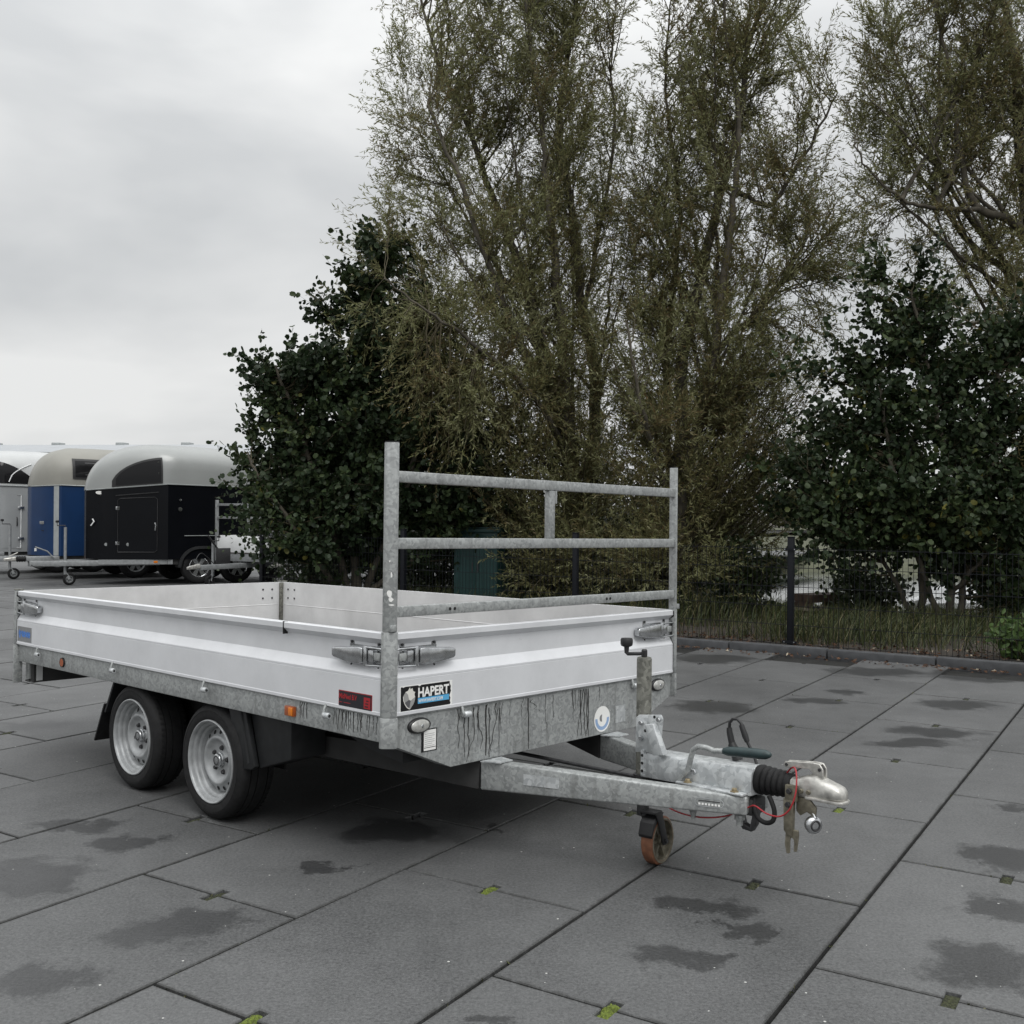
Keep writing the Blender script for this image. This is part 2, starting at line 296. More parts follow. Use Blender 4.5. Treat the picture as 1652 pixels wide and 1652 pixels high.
# ------------------------------------------------------------------ mesh helpers
class MB:
    def __init__(s, T=None):
        s.v = []; s.f = []; s.T = T
    def add(s, vs, fs):
        o = len(s.v)
        if s.T is not None: vs = [tuple(s.T @ Vector(v)) for v in vs]
        s.v += [tuple(v) for v in vs]; s.f += [tuple(i + o for i in f) for f in fs]
        return s
    def box(s, x0, x1, y0, y1, z0, z1):
        vs = [(x, y, z) for z in (z0, z1) for y in (y0, y1) for x in (x0, x1)]
        return s.add(vs, [(0, 2, 3, 1), (4, 5, 7, 6), (0, 1, 5, 4), (2, 6, 7, 3), (0, 4, 6, 2), (1, 3, 7, 5)])
    def beam(s, a, b, w, h, up=(0, 0, 1), w2=None, h2=None):
        a = Vector(a); b = Vector(b); d = (b - a).normalized(); up = Vector(up)
        sd_ = d.cross(up).normalized(); u = sd_.cross(d).normalized()
        vs = []
        for p, ww, hh in ((a, w, h), (b, w2 or w, h2 or h)):
            for i, j in ((-1, -1), (1, -1), (1, 1), (-1, 1)):
                vs.append(p + sd_ * (i * ww / 2) + u * (j * hh / 2))
        return s.add(vs, [(3, 2, 1, 0), (4, 5, 6, 7), (0, 1, 5, 4), (1, 2, 6, 5), (2, 3, 7, 6), (3, 0, 4, 7)])
    def prism(s, poly, fn, a0, a1):
        n = len(poly)
        vs = [fn(p, a0) for p in poly] + [fn(p, a1) for p in poly]
        fs = [tuple(range(n)), tuple(range(2 * n - 1, n - 1, -1))]
        fs += [(i, i + n, (i + 1) % n + n, (i + 1) % n) for i in range(n)]
        return s.add(vs, fs)
    def tube(s, pts, r, n=8, cap=True):
        pts = [Vector(p) for p in pts]
        rs = r if isinstance(r, (list, tuple)) else [r] * len(pts)
        ref = Vector((0.13, 0.37, 0.92)); vs = []
        prev = None
        for i, p in enumerate(pts):
            d = (pts[min(i + 1, len(pts) - 1)] - pts[max(i - 1, 0)])
            d = d.normalized() if d.length > 1e-9 else Vector((0, 0, 1))
            if prev is None:
                a = d.cross(ref)
                if a.length < 1e-3: a = d.cross(Vector((1, 0, 0)))
            else:
                a = prev - d * prev.dot(d)
            a.normalize(); prev = a; b = d.cross(a)
            for k in range(n):
                t = 2 * math.pi * k / n
                vs.append(p + (a * math.cos(t) + b * math.sin(t)) * rs[i])
        fs = [(i * n + k, i * n + (k + 1) % n, (i + 1) * n + (k + 1) % n, (i + 1) * n + k) for i in range(len(pts) - 1) for k in range(n)]
        if cap:
            fs += [tuple(reversed(range(n))), tuple(range((len(pts) - 1) * n, len(pts) * n))]
        return s.add(vs, fs)
    def lathe(s, prof, c=(0, 0, 0), axis='y', n=32, a0=0.0, a1=2 * math.pi):
        c = Vector(c); full = abs(a1 - a0 - 2 * math.pi) < 1e-6
        m = n if full else n + 1
        vs = []
        for (r, t) in prof:
            for k in range(m):
                a = a0 + (a1 - a0) * k / n
                ca, sa = math.cos(a) * r, math.sin(a) * r
                q = {'y': (ca, t, sa), 'x': (t, ca, sa), 'z': (ca, sa, t)}[axis]
                vs.append(c + Vector(q))
        fs = []
        for i in range(len(prof) - 1):
            for k in range(n):
                k2 = (k + 1) % m
                fs.append((i * m + k, i * m + k2, (i + 1) * m + k2, (i + 1) * m + k))
        return s.add(vs, fs)
    def build(s, name, mat, parent=None, smooth=35, bevel=0.0, seg=2, loc=None):
        me = bpy.data.meshes.new(name)
        me.from_pydata(s.v, [], s.f)
        bm = bmesh.new(); bm.from_mesh(me)
        bmesh.ops.remove_doubles(bm, verts=bm.verts, dist=1e-6)
        bmesh.ops.recalc_face_normals(bm, faces=bm.faces)
        if bevel:
            es = [e for e in bm.edges if len(e.link_faces) == 2 and e.calc_face_angle(0) > R(28)]
            if es: bmesh.ops.bevel(bm, geom=es, offset=bevel, segments=seg, affect='EDGES', clamp_overlap=True, profile=0.5)
        bm.to_mesh(me); bm.free()
        if smooth:
            me.polygons.foreach_set('use_smooth', [True] * len(me.polygons))
            me.set_sharp_from_angle(angle=R(smooth))
        me.materials.append(M[mat] if isinstance(mat, str) else mat)
        o = bpy.data.objects.new(name, me); C.objects.link(o)
        if parent is not None: o.parent = parent
        if loc is not None: o.location = loc
        return o
def empty(name, loc=(0, 0, 0), rz=0.0, parent=None):
    o = bpy.data.objects.new(name, None); C.objects.link(o); o.location = loc; o.rotation_euler = (0, 0, rz)
    o.empty_display_size = 0.2
    if parent is not None: o.parent = parent
    return o
def tag(o, label=None, cat=None, group=None, kind=None):
    if label: o['label'] = label
    if cat: o['category'] = cat
    if group: o['group'] = group
    if kind: o['kind'] = kind
    return o
def copy_tree(o, parent=None):
    c = o.copy(); C.objects.link(c); c.parent = parent
    for ch in list(o.children): copy_tree(ch, c)
    return c
def np_mesh(name, V, F, mat, parent=None, tint=None, smooth=False, kind=None):
    """V (n,3), F (m,k) uniform polygons"""
    me = bpy.data.meshes.new(name)
    V = np.asarray(V, dtype=np.float32); F = np.asarray(F, dtype=np.int32)
    k = F.shape[1]
    me.vertices.add(len(V)); me.vertices.foreach_set('co', V.ravel())
    me.loops.add(F.size); me.loops.foreach_set('vertex_index', F.ravel())
    me.polygons.add(len(F)); me.polygons.foreach_set('loop_start', np.arange(0, F.size, k, dtype=np.int32))
    if smooth: me.polygons.foreach_set('use_smooth', np.ones(len(F), dtype=bool))
    me.update(calc_edges=True)
    if tint is not None:
        a = me.attributes.new('tint', 'FLOAT', 'POINT'); a.data.foreach_set('value', np.asarray(tint, dtype=np.float32))
    me.materials.append(M[mat])
    o = bpy.data.objects.new(name, me); C.objects.link(o)
    if parent is not None: o.parent = parent
    if kind: o['kind'] = kind
    return o
def text_mesh(body, size, bold=0.0, sx=1.0):
    cu = bpy.data.curves.new('txt', 'FONT'); cu.body = body; cu.size = size; cu.offset = bold; cu.extrude = 0.0002
    cu.resolution_u = 3
    ob = bpy.data.objects.new('txt', cu)
    me = bpy.data.meshes.new_from_object(ob)
    bpy.data.objects.remove(ob); bpy.data.curves.remove(cu)
    vs = [(v.co.x * sx, v.co.y, v.co.z) for v in me.vertices]; fs = [tuple(p.vertices) for p in me.polygons]
    bpy.data.meshes.remove(me)
    return vs, fs
def put_text(name, body, size, O, X, Y, mat, parent, bold=0.0, sx=1.0):
    vs, fs = text_mesh(body, size, bold, sx)
    O = Vector(O); X = Vector(X); Y = Vector(Y); N = X.cross(Y)
    mb = MB(); mb.add([O + X * v[0] + Y * v[1] + N * v[2] for v in vs], fs)
    me = bpy.data.meshes.new(name); me.from_pydata(mb.v, [], mb.f); me.materials.append(M[mat])
    o = bpy.data.objects.new(name, me); C.objects.link(o); o.parent = parent
    return o

# ================================================================== SETTING
GA, GO, GS, GW = 1.0071, Vector((1.6047, 2.7998, 0)), 1.1843, 0.79305
GU = Vector((math.cos(GA), math.sin(GA), 0)); GV = Vector((-math.sin(GA), math.cos(GA), 0))
def G(u, v, z=0.0): return GO + GU * u + GV * v + Vector((0, 0, z))
def px(P):
    d = Vector(P) - Vector((0, 0, CAMH))
    if d.y < 0.3: return None
    return (826 + FPX * d.dot(_r) / d.y, 826 - FPX * d.dot(_u) / d.y)

ground = MB().add([(-900, -60, -0.75), (900, -60, -0.75), (900, 1500, -0.75), (-900, 1500, -0.75)], [(0, 1, 2, 3)]).build('ground', 'soil', smooth=0)
tag(ground, kind='structure')
KU, KV = 7.05, 10.72       # kerb line across, corner of the planted strip
pb = MB()
def quad(mb, u0, u1, v0, v1, z): mb.add([G(u0, v0, z), G(u1, v0, z), G(u1, v1, z), G(u0, v1, z)], [(0, 1, 2, 3)])
quad(pb, -14, KU + 0.06, -30, KV + 0.06, -0.032); quad(pb, -14, 26, KV + 0.06, KV + 14, -0.032); quad(pb, -14, 90, KV + 14, 110, -0.032)
pavement = tag(pb.build('pavement', 'joint', smooth=0), kind='structure')

def slab_mesh():
    a, b = GS / 2 - 0.0065, GW / 2 - 0.0065
    nw, nd = 0.021, 0.050
    out = [(-a, -b), (a, -b), (a, -nw), (a - nd, -nw), (a - nd, nw), (a, nw), (a, b), (-a, b), (-a, nw), (-a + nd, nw), (-a + nd, -nw), (-a, -nw)]
    e = 0.003
    inn = [(-a + e, -b + e), (a - e, -b + e), (a - e, -nw - e), (a - nd - e, -nw - e), (a - nd - e, nw + e), (a - e, nw + e), (a - e, b - e), (-a + e, b - e), (-a + e, nw + e), (-a + nd + e, nw + e), (-a + nd + e, -nw - e), (-a + e, -nw - e)]
    vs = [(x, y, -0.034) for x, y in out] + [(x, y, -0.004) for x, y in out] + [(x, y, 0.0) for x, y in inn]
    fs = [tuple(range(24, 36))]
    for k in range(12):
        j = (k + 1) % 12
        fs += [(k, j, j + 12, k + 12), (k + 12, j + 12, j + 24, k + 24)]
    me = bpy.data.meshes.new('paving_slab'); me.from_pydata(vs, [], fs); me.materials.append(M['slab']); return me
SM = slab_mesh()
cells = []
for k in range(-14, 60):
    for m in range(-16, 70):
        if (m - k) % 2: continue
        u0, v0 = (m + 1) * GS / 2, (k + 0.5) * GW
        if v0 < KV and u0 > KU - GS / 2 + 0.1: continue
        P = G(u0, v0)
        if P.y > 40 or P.y < .2: continue
        qs = [px(G(u0 + i * GS / 2, v0 + j * GW / 2)) for i in (-1, 1) for j in (-1, 1)]
        qq = [q for q in qs if q]
        if not qq: continue
        xs = [q[0] for q in qq]; ys = [q[1] for q in qq]
        if max(xs) < -1600 or min(xs) > 3400 or P.length < .8: continue
        inside = max(xs) > -60 and min(xs) < 1712 and min(ys) < 1700
        cells.append((0 if inside else 1, P.y, u0, v0))
cells.sort()
rest_v, rest_f = [], []
for i, (in_, d_, u0, v0) in enumerate(cells):
    P = G(u0, v0, random.uniform(-0.0016, 0.0016)); rz = GA + random.uniform(-0.0012, 0.0012)
    if i < 300 and in_ == 0:
        o = bpy.data.objects.new('paving_slab', SM); C.objects.link(o); o.parent = pavement
        o.location = P; o.rotation_euler = (random.uniform(-0.001, 0.001), random.uniform(-0.001, 0.001), rz)
    else:
        T = Matrix.Translation(P) @ Matrix.Rotation(rz, 4, 'Z'); b0 = len(rest_v)
        rest_v += [tuple(T @ v.co) for v in SM.vertices]; rest_f += [tuple(b0 + q for q in p.vertices) for p in SM.polygons]
me = bpy.data.meshes.new('far_paving_slabs'); me.from_pydata(rest_v, [], rest_f); me.materials.append(M['slab_far'])
o = bpy.data.objects.new('far_paving_slabs', me); C.objects.link(o); o.parent = pavement; o['kind'] = 'stuff'

# moss in the lifting notches: (m, k, amount)
def moss_piece(m, k, amt, seed):
    rr = random.Random(seed)
    c = G(m * GS / 2, (k + 0.5) * GW)
    nx, ny = 14, 7; vs = []; fs = []
    for i in range(nx + 1):
        for j in range(ny + 1):
            x = (i / nx - 0.5) * 0.10; y = (j / ny - 0.5) * 0.042
            e = min(1, 3.2 * min(i, nx - i) / nx) * min(1, 3.2 * min(j, ny - j) / ny)
            ok = 1 if rr.random() < amt + 0.25 else 0.2
            vs.append((x + rr.uniform(-.003, .003), y + rr.uniform(-.002, .002), -0.012 + e * ok * (0.012 + rr.random() * 0.010) * amt))
    for i in range(nx):
        for j in range(ny):
            a = i * (ny + 1) + j; fs.append((a, a + ny + 1, a + ny + 2, a + 1))
    mb = MB(); mb.add(vs, fs)
    o = mb.build('moss', 'moss' if amt >= .8 else 'moss_dull', pavement, 60); o.location = c + Vector((0, 0, 0.0)); o.rotation_euler = (0, 0, GA)
for i, (m, k, a) in enumerate([(0, 2, .9), (-1, 1, 1.0), (1, 1, .6), (3, 1, .8), (2, 0, .7), (-1, 3, .45), (-2, 2, .8), (2, 2, .7), (0, 0, .35), (0, 4, .4), (5, 1, .3), (1, 7, .7), (-2, 0, .5), (4, 0, .35), (4, 2, .5), (6, 2, .5), (6, 0, .5), (7, 1, .5), (8, 0, .5), (8, 2, .5), (9, 1, .5), (2, 8, .5), (-1, 5, .4), (5, 3, .5), (7, 3, .5)]):
    moss_piece(m, k, a, i)

# kerb stones
kb = MB(); quad(kb, KU + 0.01, KU + 0.11, -16, KV, -0.02)
kerb = tag(kb.build('kerb', 'joint', smooth=0), kind='structure')
ks = MB(); ks.box(-0.06, 0.06, -0.494, 0.494, -0.05, 0.075)
kso = ks.build('kerb_stone', 'kerb', kerb, 30, bevel=0.012)
for i in range(26):
    o = kso if i == 0 else kso.copy()
    if i: C.objects.link(o)
    o.location = G(KU + 0.06, KV - 0.5 - i * 1.0, random.uniform(-0.004, 0.004)); o.rotation_euler = (0, 0, GA + random.uniform(-0.004, 0.004))
for i in range(8):
    o = kso.copy(); C.objects.link(o); o.location = G(KU + 0.62 + i, KV + 0.0, random.uniform(-0.004, 0.004)); o.rotation_euler = (0, 0, GA + math.pi / 2)

# planted strip and bank, water, far bank
def terrain(name, u0, u1, nu, v0, v1, nv, zf, mat):
    us = np.linspace(u0, u1, nu); vs_ = np.linspace(v0, v1, nv)
    UU, VV = np.meshgrid(us, vs_, indexing='ij')
    Z = zf(UU, VV)
    V = np.stack([GO.x + GU.x * UU + GV.x * VV, GO.y + GU.y * UU + GV.y * VV, Z], -1).reshape(-1, 3)
    I = np.arange(nu * nv).reshape(nu, nv)
    F = np.stack([I[:-1, :-1], I[1:, :-1], I[1:, 1:], I[:-1, 1:]], -1).reshape(-1, 4)
    return tag(np_mesh(name, V, F, mat, smooth=True), kind='structure')
def vz(U, V):
    n = 0.02 * np.sin(U * 5.1 + V * 2.3) * np.sin(V * 3.7 - U) + 0.012 * np.sin(V * 11 + U * 7)
    s = np.clip((U - 10.5) / 3.5, 0, 1)
    return 0.055 + n - 0.95 * s * s * (3 - 2 * s)
terrain('verge', KU + 0.10, 14.6, 80, -34, KV - 0.06, 180, vz, 'soil')
m, n, l, p = mk('canal water'); p.inputs['Base Color'].default_value = (0.02, 0.025, 0.02, 1); p.inputs['Roughness'].default_value = 0.08
p.inputs['IOR'].default_value = 1.33
t_ = n.new('ShaderNodeTexCoord'); z_ = n.new('ShaderNodeTexNoise'); z_.inputs['Scale'].default_value = 3.0; z_.inputs['Detail'].default_value = 3
l.new(t_.outputs['Object'], z_.inputs['Vector']); b_ = n.new('ShaderNodeBump'); b_.inputs['Strength'].default_value = 0.12; b_.inputs['Distance'].default_value = 0.02
l.new(z_.outputs['Fac'], b_.inputs['Height']); l.new(b_.outputs[0], p.inputs['Normal'])
M['water'] = m
wb = MB(); quad(wb, 12.0, 36, -70, KV - 0.2, -0.60)
tag(wb.build('water', 'water', smooth=0), kind='structure')
def fz(U, V): return -0.7 + 0.45 * np.clip((U - 33) / 1.5, 0, 1) + 0.05 * np.sin(V * 2 + U)
M['bank_green'] = plain('rough bank grass', (0.060, 0.064, 0.036), 0.95, 0, 0.4, 1.5, 0.3)
terrain('far_bank', 32.5, 120, 60, -140, 40, 90, fz, 'bank_green')

# ------------------------------------------------------------------ fence
FU = KU + 0.20
fence = empty('mesh_fence', G(FU, 5.62)); fence.rotation_euler = (0, 0, GA)
tag(fence, 'low anthracite wire mesh fence on the kerb in front of the trees', 'fence')
def fl(u, v): return Vector((u - FU, v - 5.62, 0))      # fence local
fp = [0.66 - 7.44, 0.66 - 4.96, 0.66 - 2.48, 0.66, 3.14, 5.62, 8.10, 10.58]
pm = MB(); pm.box(-.03, .03, -.03, .03, 0.0, 1.15); post0 = pm.build('post', 'fence', fence, 30, bevel=0.004)
post0.location = fl(FU, fp[0])
cp = MB(); cp.box(-.034, .034, -.034, .034, 1.15, 1.162); cp0 = cp.build('post_cap', 'fence', post0, 30, bevel=0.003)
cl = MB(); cl.box(-.045, -.031, -.075, .075, 0.085, 0.112); cl.build('clamp', 'fence', post0, 30); cl = MB(); cl.box(-.045, -.031, -.06, .06, 1.02, 1.045); cl.build('clamp', 'fence', post0, 30)
for zz in (0.0985, 1.0325):
    for yy in (-.05, .05):
        bt = MB(); bt.lathe([(0, -.052), (.006, -.051), (.008, -.045)], (0, yy, zz), 'x', 8); bt.build('clamp_bolt', 'chrome', post0)
for v in fp[1:]:
    q = copy_tree(post0, fence); q.location = fl(FU, v)
vw = MB(); vw.tube([(0, 0, 0.06), (0, 0, 1.06)], 0.0026, 5); vwm = None
hw_ = MB(); hw_.tube([(0, -1.20, 0), (0, 1.20, 0)], 0.0033, 5)
for i in range(len(fp) - 1):
    pn = empty('mesh_panel', fl(FU - 0.038, (fp[i] + fp[i + 1]) / 2), 0, fence)
    for j in range(49):
        if vwm is None:
            o = vw.build('wire', 'fence', pn); vwm = o.data
        else:
            o = bpy.data.objects.new('wire', vwm); C.objects.link(o); o.parent = pn
        o.location = (random.uniform(-.001, .001), (j - 24) * 0.05, 0)
    for j in range(6):
        if j == 0 and i == 0:
            o = hw_.build('rail_wire', 'fence', pn); hwm = o.data
        else:
            o = bpy.data.objects.new('rail_wire', hwm); C.objects.link(o); o.parent = pn
        o.location = (-0.006, 0, 0.08 + j * 0.192)
for i in range(2):      # return leg at the corner
    pn = empty('mesh_panel', fl(FU + 1.25 + i * 2.48, fp[-1] + 0.03), math.pi / 2, fence)
    for j in range(49):
        o = bpy.data.objects.new('wire', vwm); C.objects.link(o); o.parent = pn; o.location = (0, (j - 24) * 0.05, 0)
    for j in range(6):
        o = bpy.data.objects.new('rail_wire', hwm); C.objects.link(o); o.parent = pn; o.location = (-0.006, 0, 0.08 + j * 0.192)
    q = copy_tree(post0, fence); q.location = fl(FU + 2.48 * (i + 1), fp[-1]); q.rotation_euler = (0, 0, math.pi / 2)

# ------------------------------------------------------------------ green cabinet behind the fence
kc = at(768, 900, 14.2); kio = empty('utility_cabinet', (kc.x, kc.y, 0.03), GA + R(16))
tag(kio, 'dark green ribbed metal utility cabinet behind the fence under the trees', 'cabinet')
k_ = MB(); k_.box(-.02, .55, -.31, .31, 0.06, 1.08); k_.build('body', 'kiosk', kio, bevel=0.006)
k_ = MB(); k_.box(-.06, .59, -.35, .35, 1.08, 1.13); k_.box(-.045, .575, -.335, .335, 1.13, 1.15); k_.build('roof', 'kiosk', kio, bevel=0.006)
k_ = MB(); k_.box(0.0, .53, -.29, .29, 0.0, 0.06); k_.build('plinth', 'kerb', kio)
for s_ in (-1, 1):
    d_ = MB(); y0 = 0.008 if s_ > 0 else -.30
    d_.box(-.030, -.021, y0, y0 + .292, 0.09, 1.05)
    for j in range(7): d_.box(-.038, -.030, y0 + .018 + j * .038, y0 + .018 + j * .038 + .022, .11, 1.03)
    dd = d_.build('door', 'kiosk', kio, bevel=0.002, seg=1)
    hb = MB(); hb.box(-.055, -.031, y0 + (0.02 if s_ > 0 else .25), y0 + (.035 if s_ > 0 else .265), .55, .67); hb.build('handle', 'dark_steel', dd)

# ================================================================== VEGETATION
def nrm(a): return a / np.maximum(np.linalg.norm(a, axis=-1, keepdims=True), 1e-9)
def tubes_np(P, Rd, s=5):
    """P (N,K,3) centre lines, Rd (N,K) radii -> verts, quads"""
    N, K, _ = P.shape
    D = np.empty_like(P); D[:, 1:-1] = P[:, 2:] - P[:, :-2]; D[:, 0] = P[:, 1] - P[:, 0]; D[:, -1] = P[:, -1] - P[:, -2]
    D = nrm(D)
    ref = np.array([0.31, 0.17, 0.93]); ref /= np.linalg.norm(ref)
    A = np.cross(D, ref); bad = np.linalg.norm(A, axis=-1) < 1e-3; A[bad] = np.cross(D[bad], np.array([1., 0, 0])); A = nrm(A); B = np.cross(D, A)
    t = 2 * np.pi * np.arange(s) / s
    V = P[:, :, None] + (A[:, :, None] * np.cos(t)[:, None] + B[:, :, None] * np.sin(t)[:, None]) * Rd[:, :, None, None]
    I = np.arange(N * K * s).reshape(N, K, s); J = np.roll(I, -1, axis=2)
    F = np.stack([I[:, :-1], J[:, :-1], J[:, 1:], I[:, 1:]], -1).reshape(-1, 4)
    return V.reshape(-1, 3), F
def leaves_np(P, D, L, Wd, tint, shape='willow', droop=0.25):
    """P base, D direction"""
    n = len(P)
    D = nrm(D + np.array([0, 0, -1.]) * droop * RNG.random((n, 1)))
    Rr = RNG.normal(size=(n, 3)); S = nrm(np.cross(D, Rr)); Nn = np.cross(S, D)
    L = L[:, None]; Wd = Wd[:, None]
    if shape == 'willow':
        b = P; t = P + D * L - Nn * L * 0.12
        m1 = P + D * L * 0.42 + S * Wd / 2 + Nn * Wd * .15; m2 = P + D * L * 0.42 - S * Wd / 2 + Nn * Wd * .15
        V = np.stack([b, m1, t, m2], 1).reshape(-1, 3)
        F = np.arange(4 * n).reshape(n, 4); k = 4
    else:
        pet = P + D * L * 0.08
        def q(a, w, h): return pet + D * L * a + S * Wd * w + Nn * Wd * h
        V = np.stack([pet, q(.22, .40, .10), q(.62, .50, .10), q(.93, .26, .0), q(.88, .0, -.05), q(.93, -.26, 0), q(.62, -.50, .10), q(.22, -.40, .10)], 1).reshape(-1, 3)
        o = (8 * np.arange(n))[:, None]
        F = np.concatenate([o + np.array([0, 1, 2, 3]), o + np.array([0, 3, 4, 4]), o + np.array([0, 4, 5, 5]), o + np.array([0, 5, 6, 7])])
        F4 = np.concatenate([o + np.array([0, 1, 2, 3]), o + np.array([0, 5, 6, 7])]); F3 = np.concatenate([o + np.array([0, 3, 4]), o + np.array([0, 4, 5])])
        F = np.concatenate([np.concatenate([F4[:, [0, 1, 2]], F4[:, [0, 2, 3]]]), F3]); k = 8
    return V, F, np.repeat(np.clip(tint, 0, 1), k)

def grow(name, label, cat, stems, blobs, n_br, tw_per, lf_per, leaf, L, Wd, mat, up=0.6, fan=0,  group=None, tw_len=(.3, .65), base_r=.1, droop=.25, tint0=(.2, .8), twig_up=0.35, br_r=.02, lim_len=3.2):
    """stems: list of [(px,py,depth,radius)...]; blobs: crown ellipsoids (px,py,depth,rx,ry,rd) in photo pixels at that depth (rd metres)"""
    base = at(*stems[0][0][:3])
    root = empty(name, (base.x, base.y, 0.04)); tag(root, label, cat, group)
    off = np.array([base.x, base.y, 0.04])
    tb = MB(); nodes = []
    stems = list(stems)
    for k in range(fan):      # extra straight shoots fanning up from the stool
        bx, by, bd, rx, ry, rd = blobs[int(RNG.integers(0, max(1, len(blobs) - 5)))]
        d = RNG.normal(size=3); d = d / np.linalg.norm(d) * RNG.random() ** .5
        sc = bd / FPX; ex_, ey_, ed_ = bx + d[0] * rx, by - abs(d[2]) * ry, bd + d[1] * rd
        s0 = stems[int(RNG.integers(0, min(3, len(stems))))]; i0 = 1 if RNG.random() < .6 else 2
        q0 = s0[min(i0, len(s0) - 2)]
        if q0[1] - ey_ < 180: continue
        mx_, my_ = q0[0] + (ex_ - q0[0]) * .55, q0[1] + (ey_ - q0[1]) * .48
        stems.append([(q0[0], q0[1], q0[2], .030), (mx_, my_, (q0[2] + ed_) / 2, .020), (ex_, ey_, ed_, .006)])
    for st in stems:
        pts = [np.array(at(a, b, c)) for a, b, c, r in st]; rs = [r for *_, r in st]
        # Catmull-Rom refinement with a little wander
        P = np.array(pts); out = []; ro = []
        for i in range(len(P) - 1):
            p0, p1, p2, p3 = P[max(i - 1, 0)], P[i], P[i + 1], P[min(i + 2, len(P) - 1)]
            for t in np.linspace(0, 1, 6, endpoint=False):
                q = 0.5 * ((2 * p1) + (p2 - p0) * t + (2 * p0 - 5 * p1 + 4 * p2 - p3) * t * t + (3 * p1 - p0 - 3 * p2 + p3) * t ** 3)
                out.append(q + RNG.normal(size=3) * 0.012); ro.append(rs[i] * (1 - t) + rs[i + 1] * t)
        out.append(P[-1]); ro.append(rs[-1])
        out = np.array(out); tb.tube([tuple(q - off) for q in out], ro, 9)
        nodes.append(np.concatenate([out, np.array(ro)[:, None]], 1))
    tb.build('trunk', 'bark', root, 60)
    nodes = np.concatenate(nodes)
    # crown target points
    vol = np.array([b[3] * b[4] * b[5] for b in blobs]); vol = vol / vol.sum()
    T = []
    for i in RNG.choice(len(blobs), n_br, p=vol):
        bx, by, bd, rx, ry, rd = blobs[i]
        d = RNG.normal(size=3); d = d / np.linalg.norm(d) * RNG.random() ** (1 / 2.6) * (1.16 if leaf == 'willow' else 1.0)
        if RNG.random() < .10: d = d * RNG.uniform(1.1, 1.4)
        sc = bd / FPX
        c = np.array(at(bx, by, bd)); T.append(c + np.array([d[0] * rx * sc, d[1] * rd, d[2] * ry * sc]))
    T = np.array(T)
    T[:, 2] = np.maximum(T[:, 2], 0.22)
    # attach to stem nodes below
    Bz = []
    for t in T:
        dv = t - nodes[:, :3]; hd = np.hypot(dv[:, 0], dv[:, 1]); dz = dv[:, 2]
        cost = np.hypot(hd, dz) + 1.6 * np.maximum(0, hd * up - dz)
        j = int(np.argmin(cost + RNG.random(len(cost)) * 0.25)); s = nodes[j, :3]
        ln = np.linalg.norm(t - s)
        if ln > lim_len: pass
        mid = s + (t - s) * 0.5 + np.array([0, 0, (-0.05 if leaf == 'willow' else -.06) if t[2] > s[2] else 0.30]) * ln + RNG.normal(size=3) * 0.035 * ln
        tt = np.linspace(0, 1, 7)[:, None]
        Bz.append(((1 - tt) ** 2 * s + 2 * tt * (1 - tt) * mid + tt ** 2 * t, ln, nodes[j, 3]))
    P = np.array([b[0] for b in Bz]); ln = np.array([b[1] for b in Bz]); nr = np.array([b[2] for b in Bz])
    P[:, 1:-1] += RNG.normal(size=P[:, 1:-1].shape) * 0.012
    r0 = np.minimum(np.minimum(0.006 + 0.007 * ln, br_r), nr * 0.7)
    Rd = r0[:, None] * np.linspace(1, 0.25, 7)[None]
    V1, F1 = tubes_np(P, Rd, 5)
    # twigs
    nb = len(P); N = nb * tw_per
    bi = np.repeat(np.arange(nb), tw_per); s = RNG.random(N) ** 0.7 * 0.72 + 0.28
    fi = s * 6; i0 = np.minimum(fi.astype(int), 5); fr = (fi - i0)[:, None]
    p0 = P[bi, i0] * (1 - fr) + P[bi, i0 + 1] * fr; dr = nrm(P[bi, i0 + 1] - P[bi, i0])
    td = nrm(dr * 0.8 + RNG.normal(size=(N, 3)) * (0.50 if leaf == 'willow' else .5) + np.array([0, 0, twig_up]))
    tl = RNG.uniform(*tw_len, N)[:, None]
    mid = p0 + td * tl * 0.5; end = mid + nrm(td + RNG.normal(size=(N, 3)) * .22 + np.array([0, 0, .08 - droop * .4])) * tl * 0.5
    end[:, 2] = np.maximum(end[:, 2], .12)
    V2, F2 = tubes_np(np.stack([p0, mid, end], 1), np.tile(np.array([[.0026, .0018, .0010]]), (N, 1)), 3)
    V = np.concatenate([V1, V2]) - off; F = np.concatenate([F1, F2 + len(V1)])
    tag(np_mesh('branches', V, F, 'twig', root, smooth=True), kind='stuff')
    # leaves
    q = np.repeat(np.arange(N), lf_per); n = len(q)
    s = (np.tile(np.arange(lf_per), N) + RNG.random(n)) / lf_per
    a = (s < .5)[:, None]; s2 = np.where(s < .5, s * 2, s * 2 - 1)[:, None]
    lp = np.where(a, p0[q] + (mid - p0)[q] * s2, mid[q] + (end - mid)[q] * s2)
    ld = nrm(np.where(a, nrm(mid - p0)[q], nrm(end - mid)[q]))
    ldir = nrm(ld * (0.75 if leaf == 'willow' else .35) + nrm(RNG.normal(size=(n, 3))) * (0.62 if leaf == 'willow' else .8))
    brt = RNG.uniform(*tint0, nb)
    tint = brt[bi[q]] + RNG.normal(size=n) * .13
    LL = RNG.uniform(*L, n); WW = RNG.uniform(*Wd, n)
    keep = RNG.random(n) < 0.93
    V, F, tn = leaves_np(lp[keep], ldir[keep], LL[keep], WW[keep], tint[keep], leaf, droop)
    tag(np_mesh('crown', V - off, F, mat, root, tn), kind='stuff')
    return root

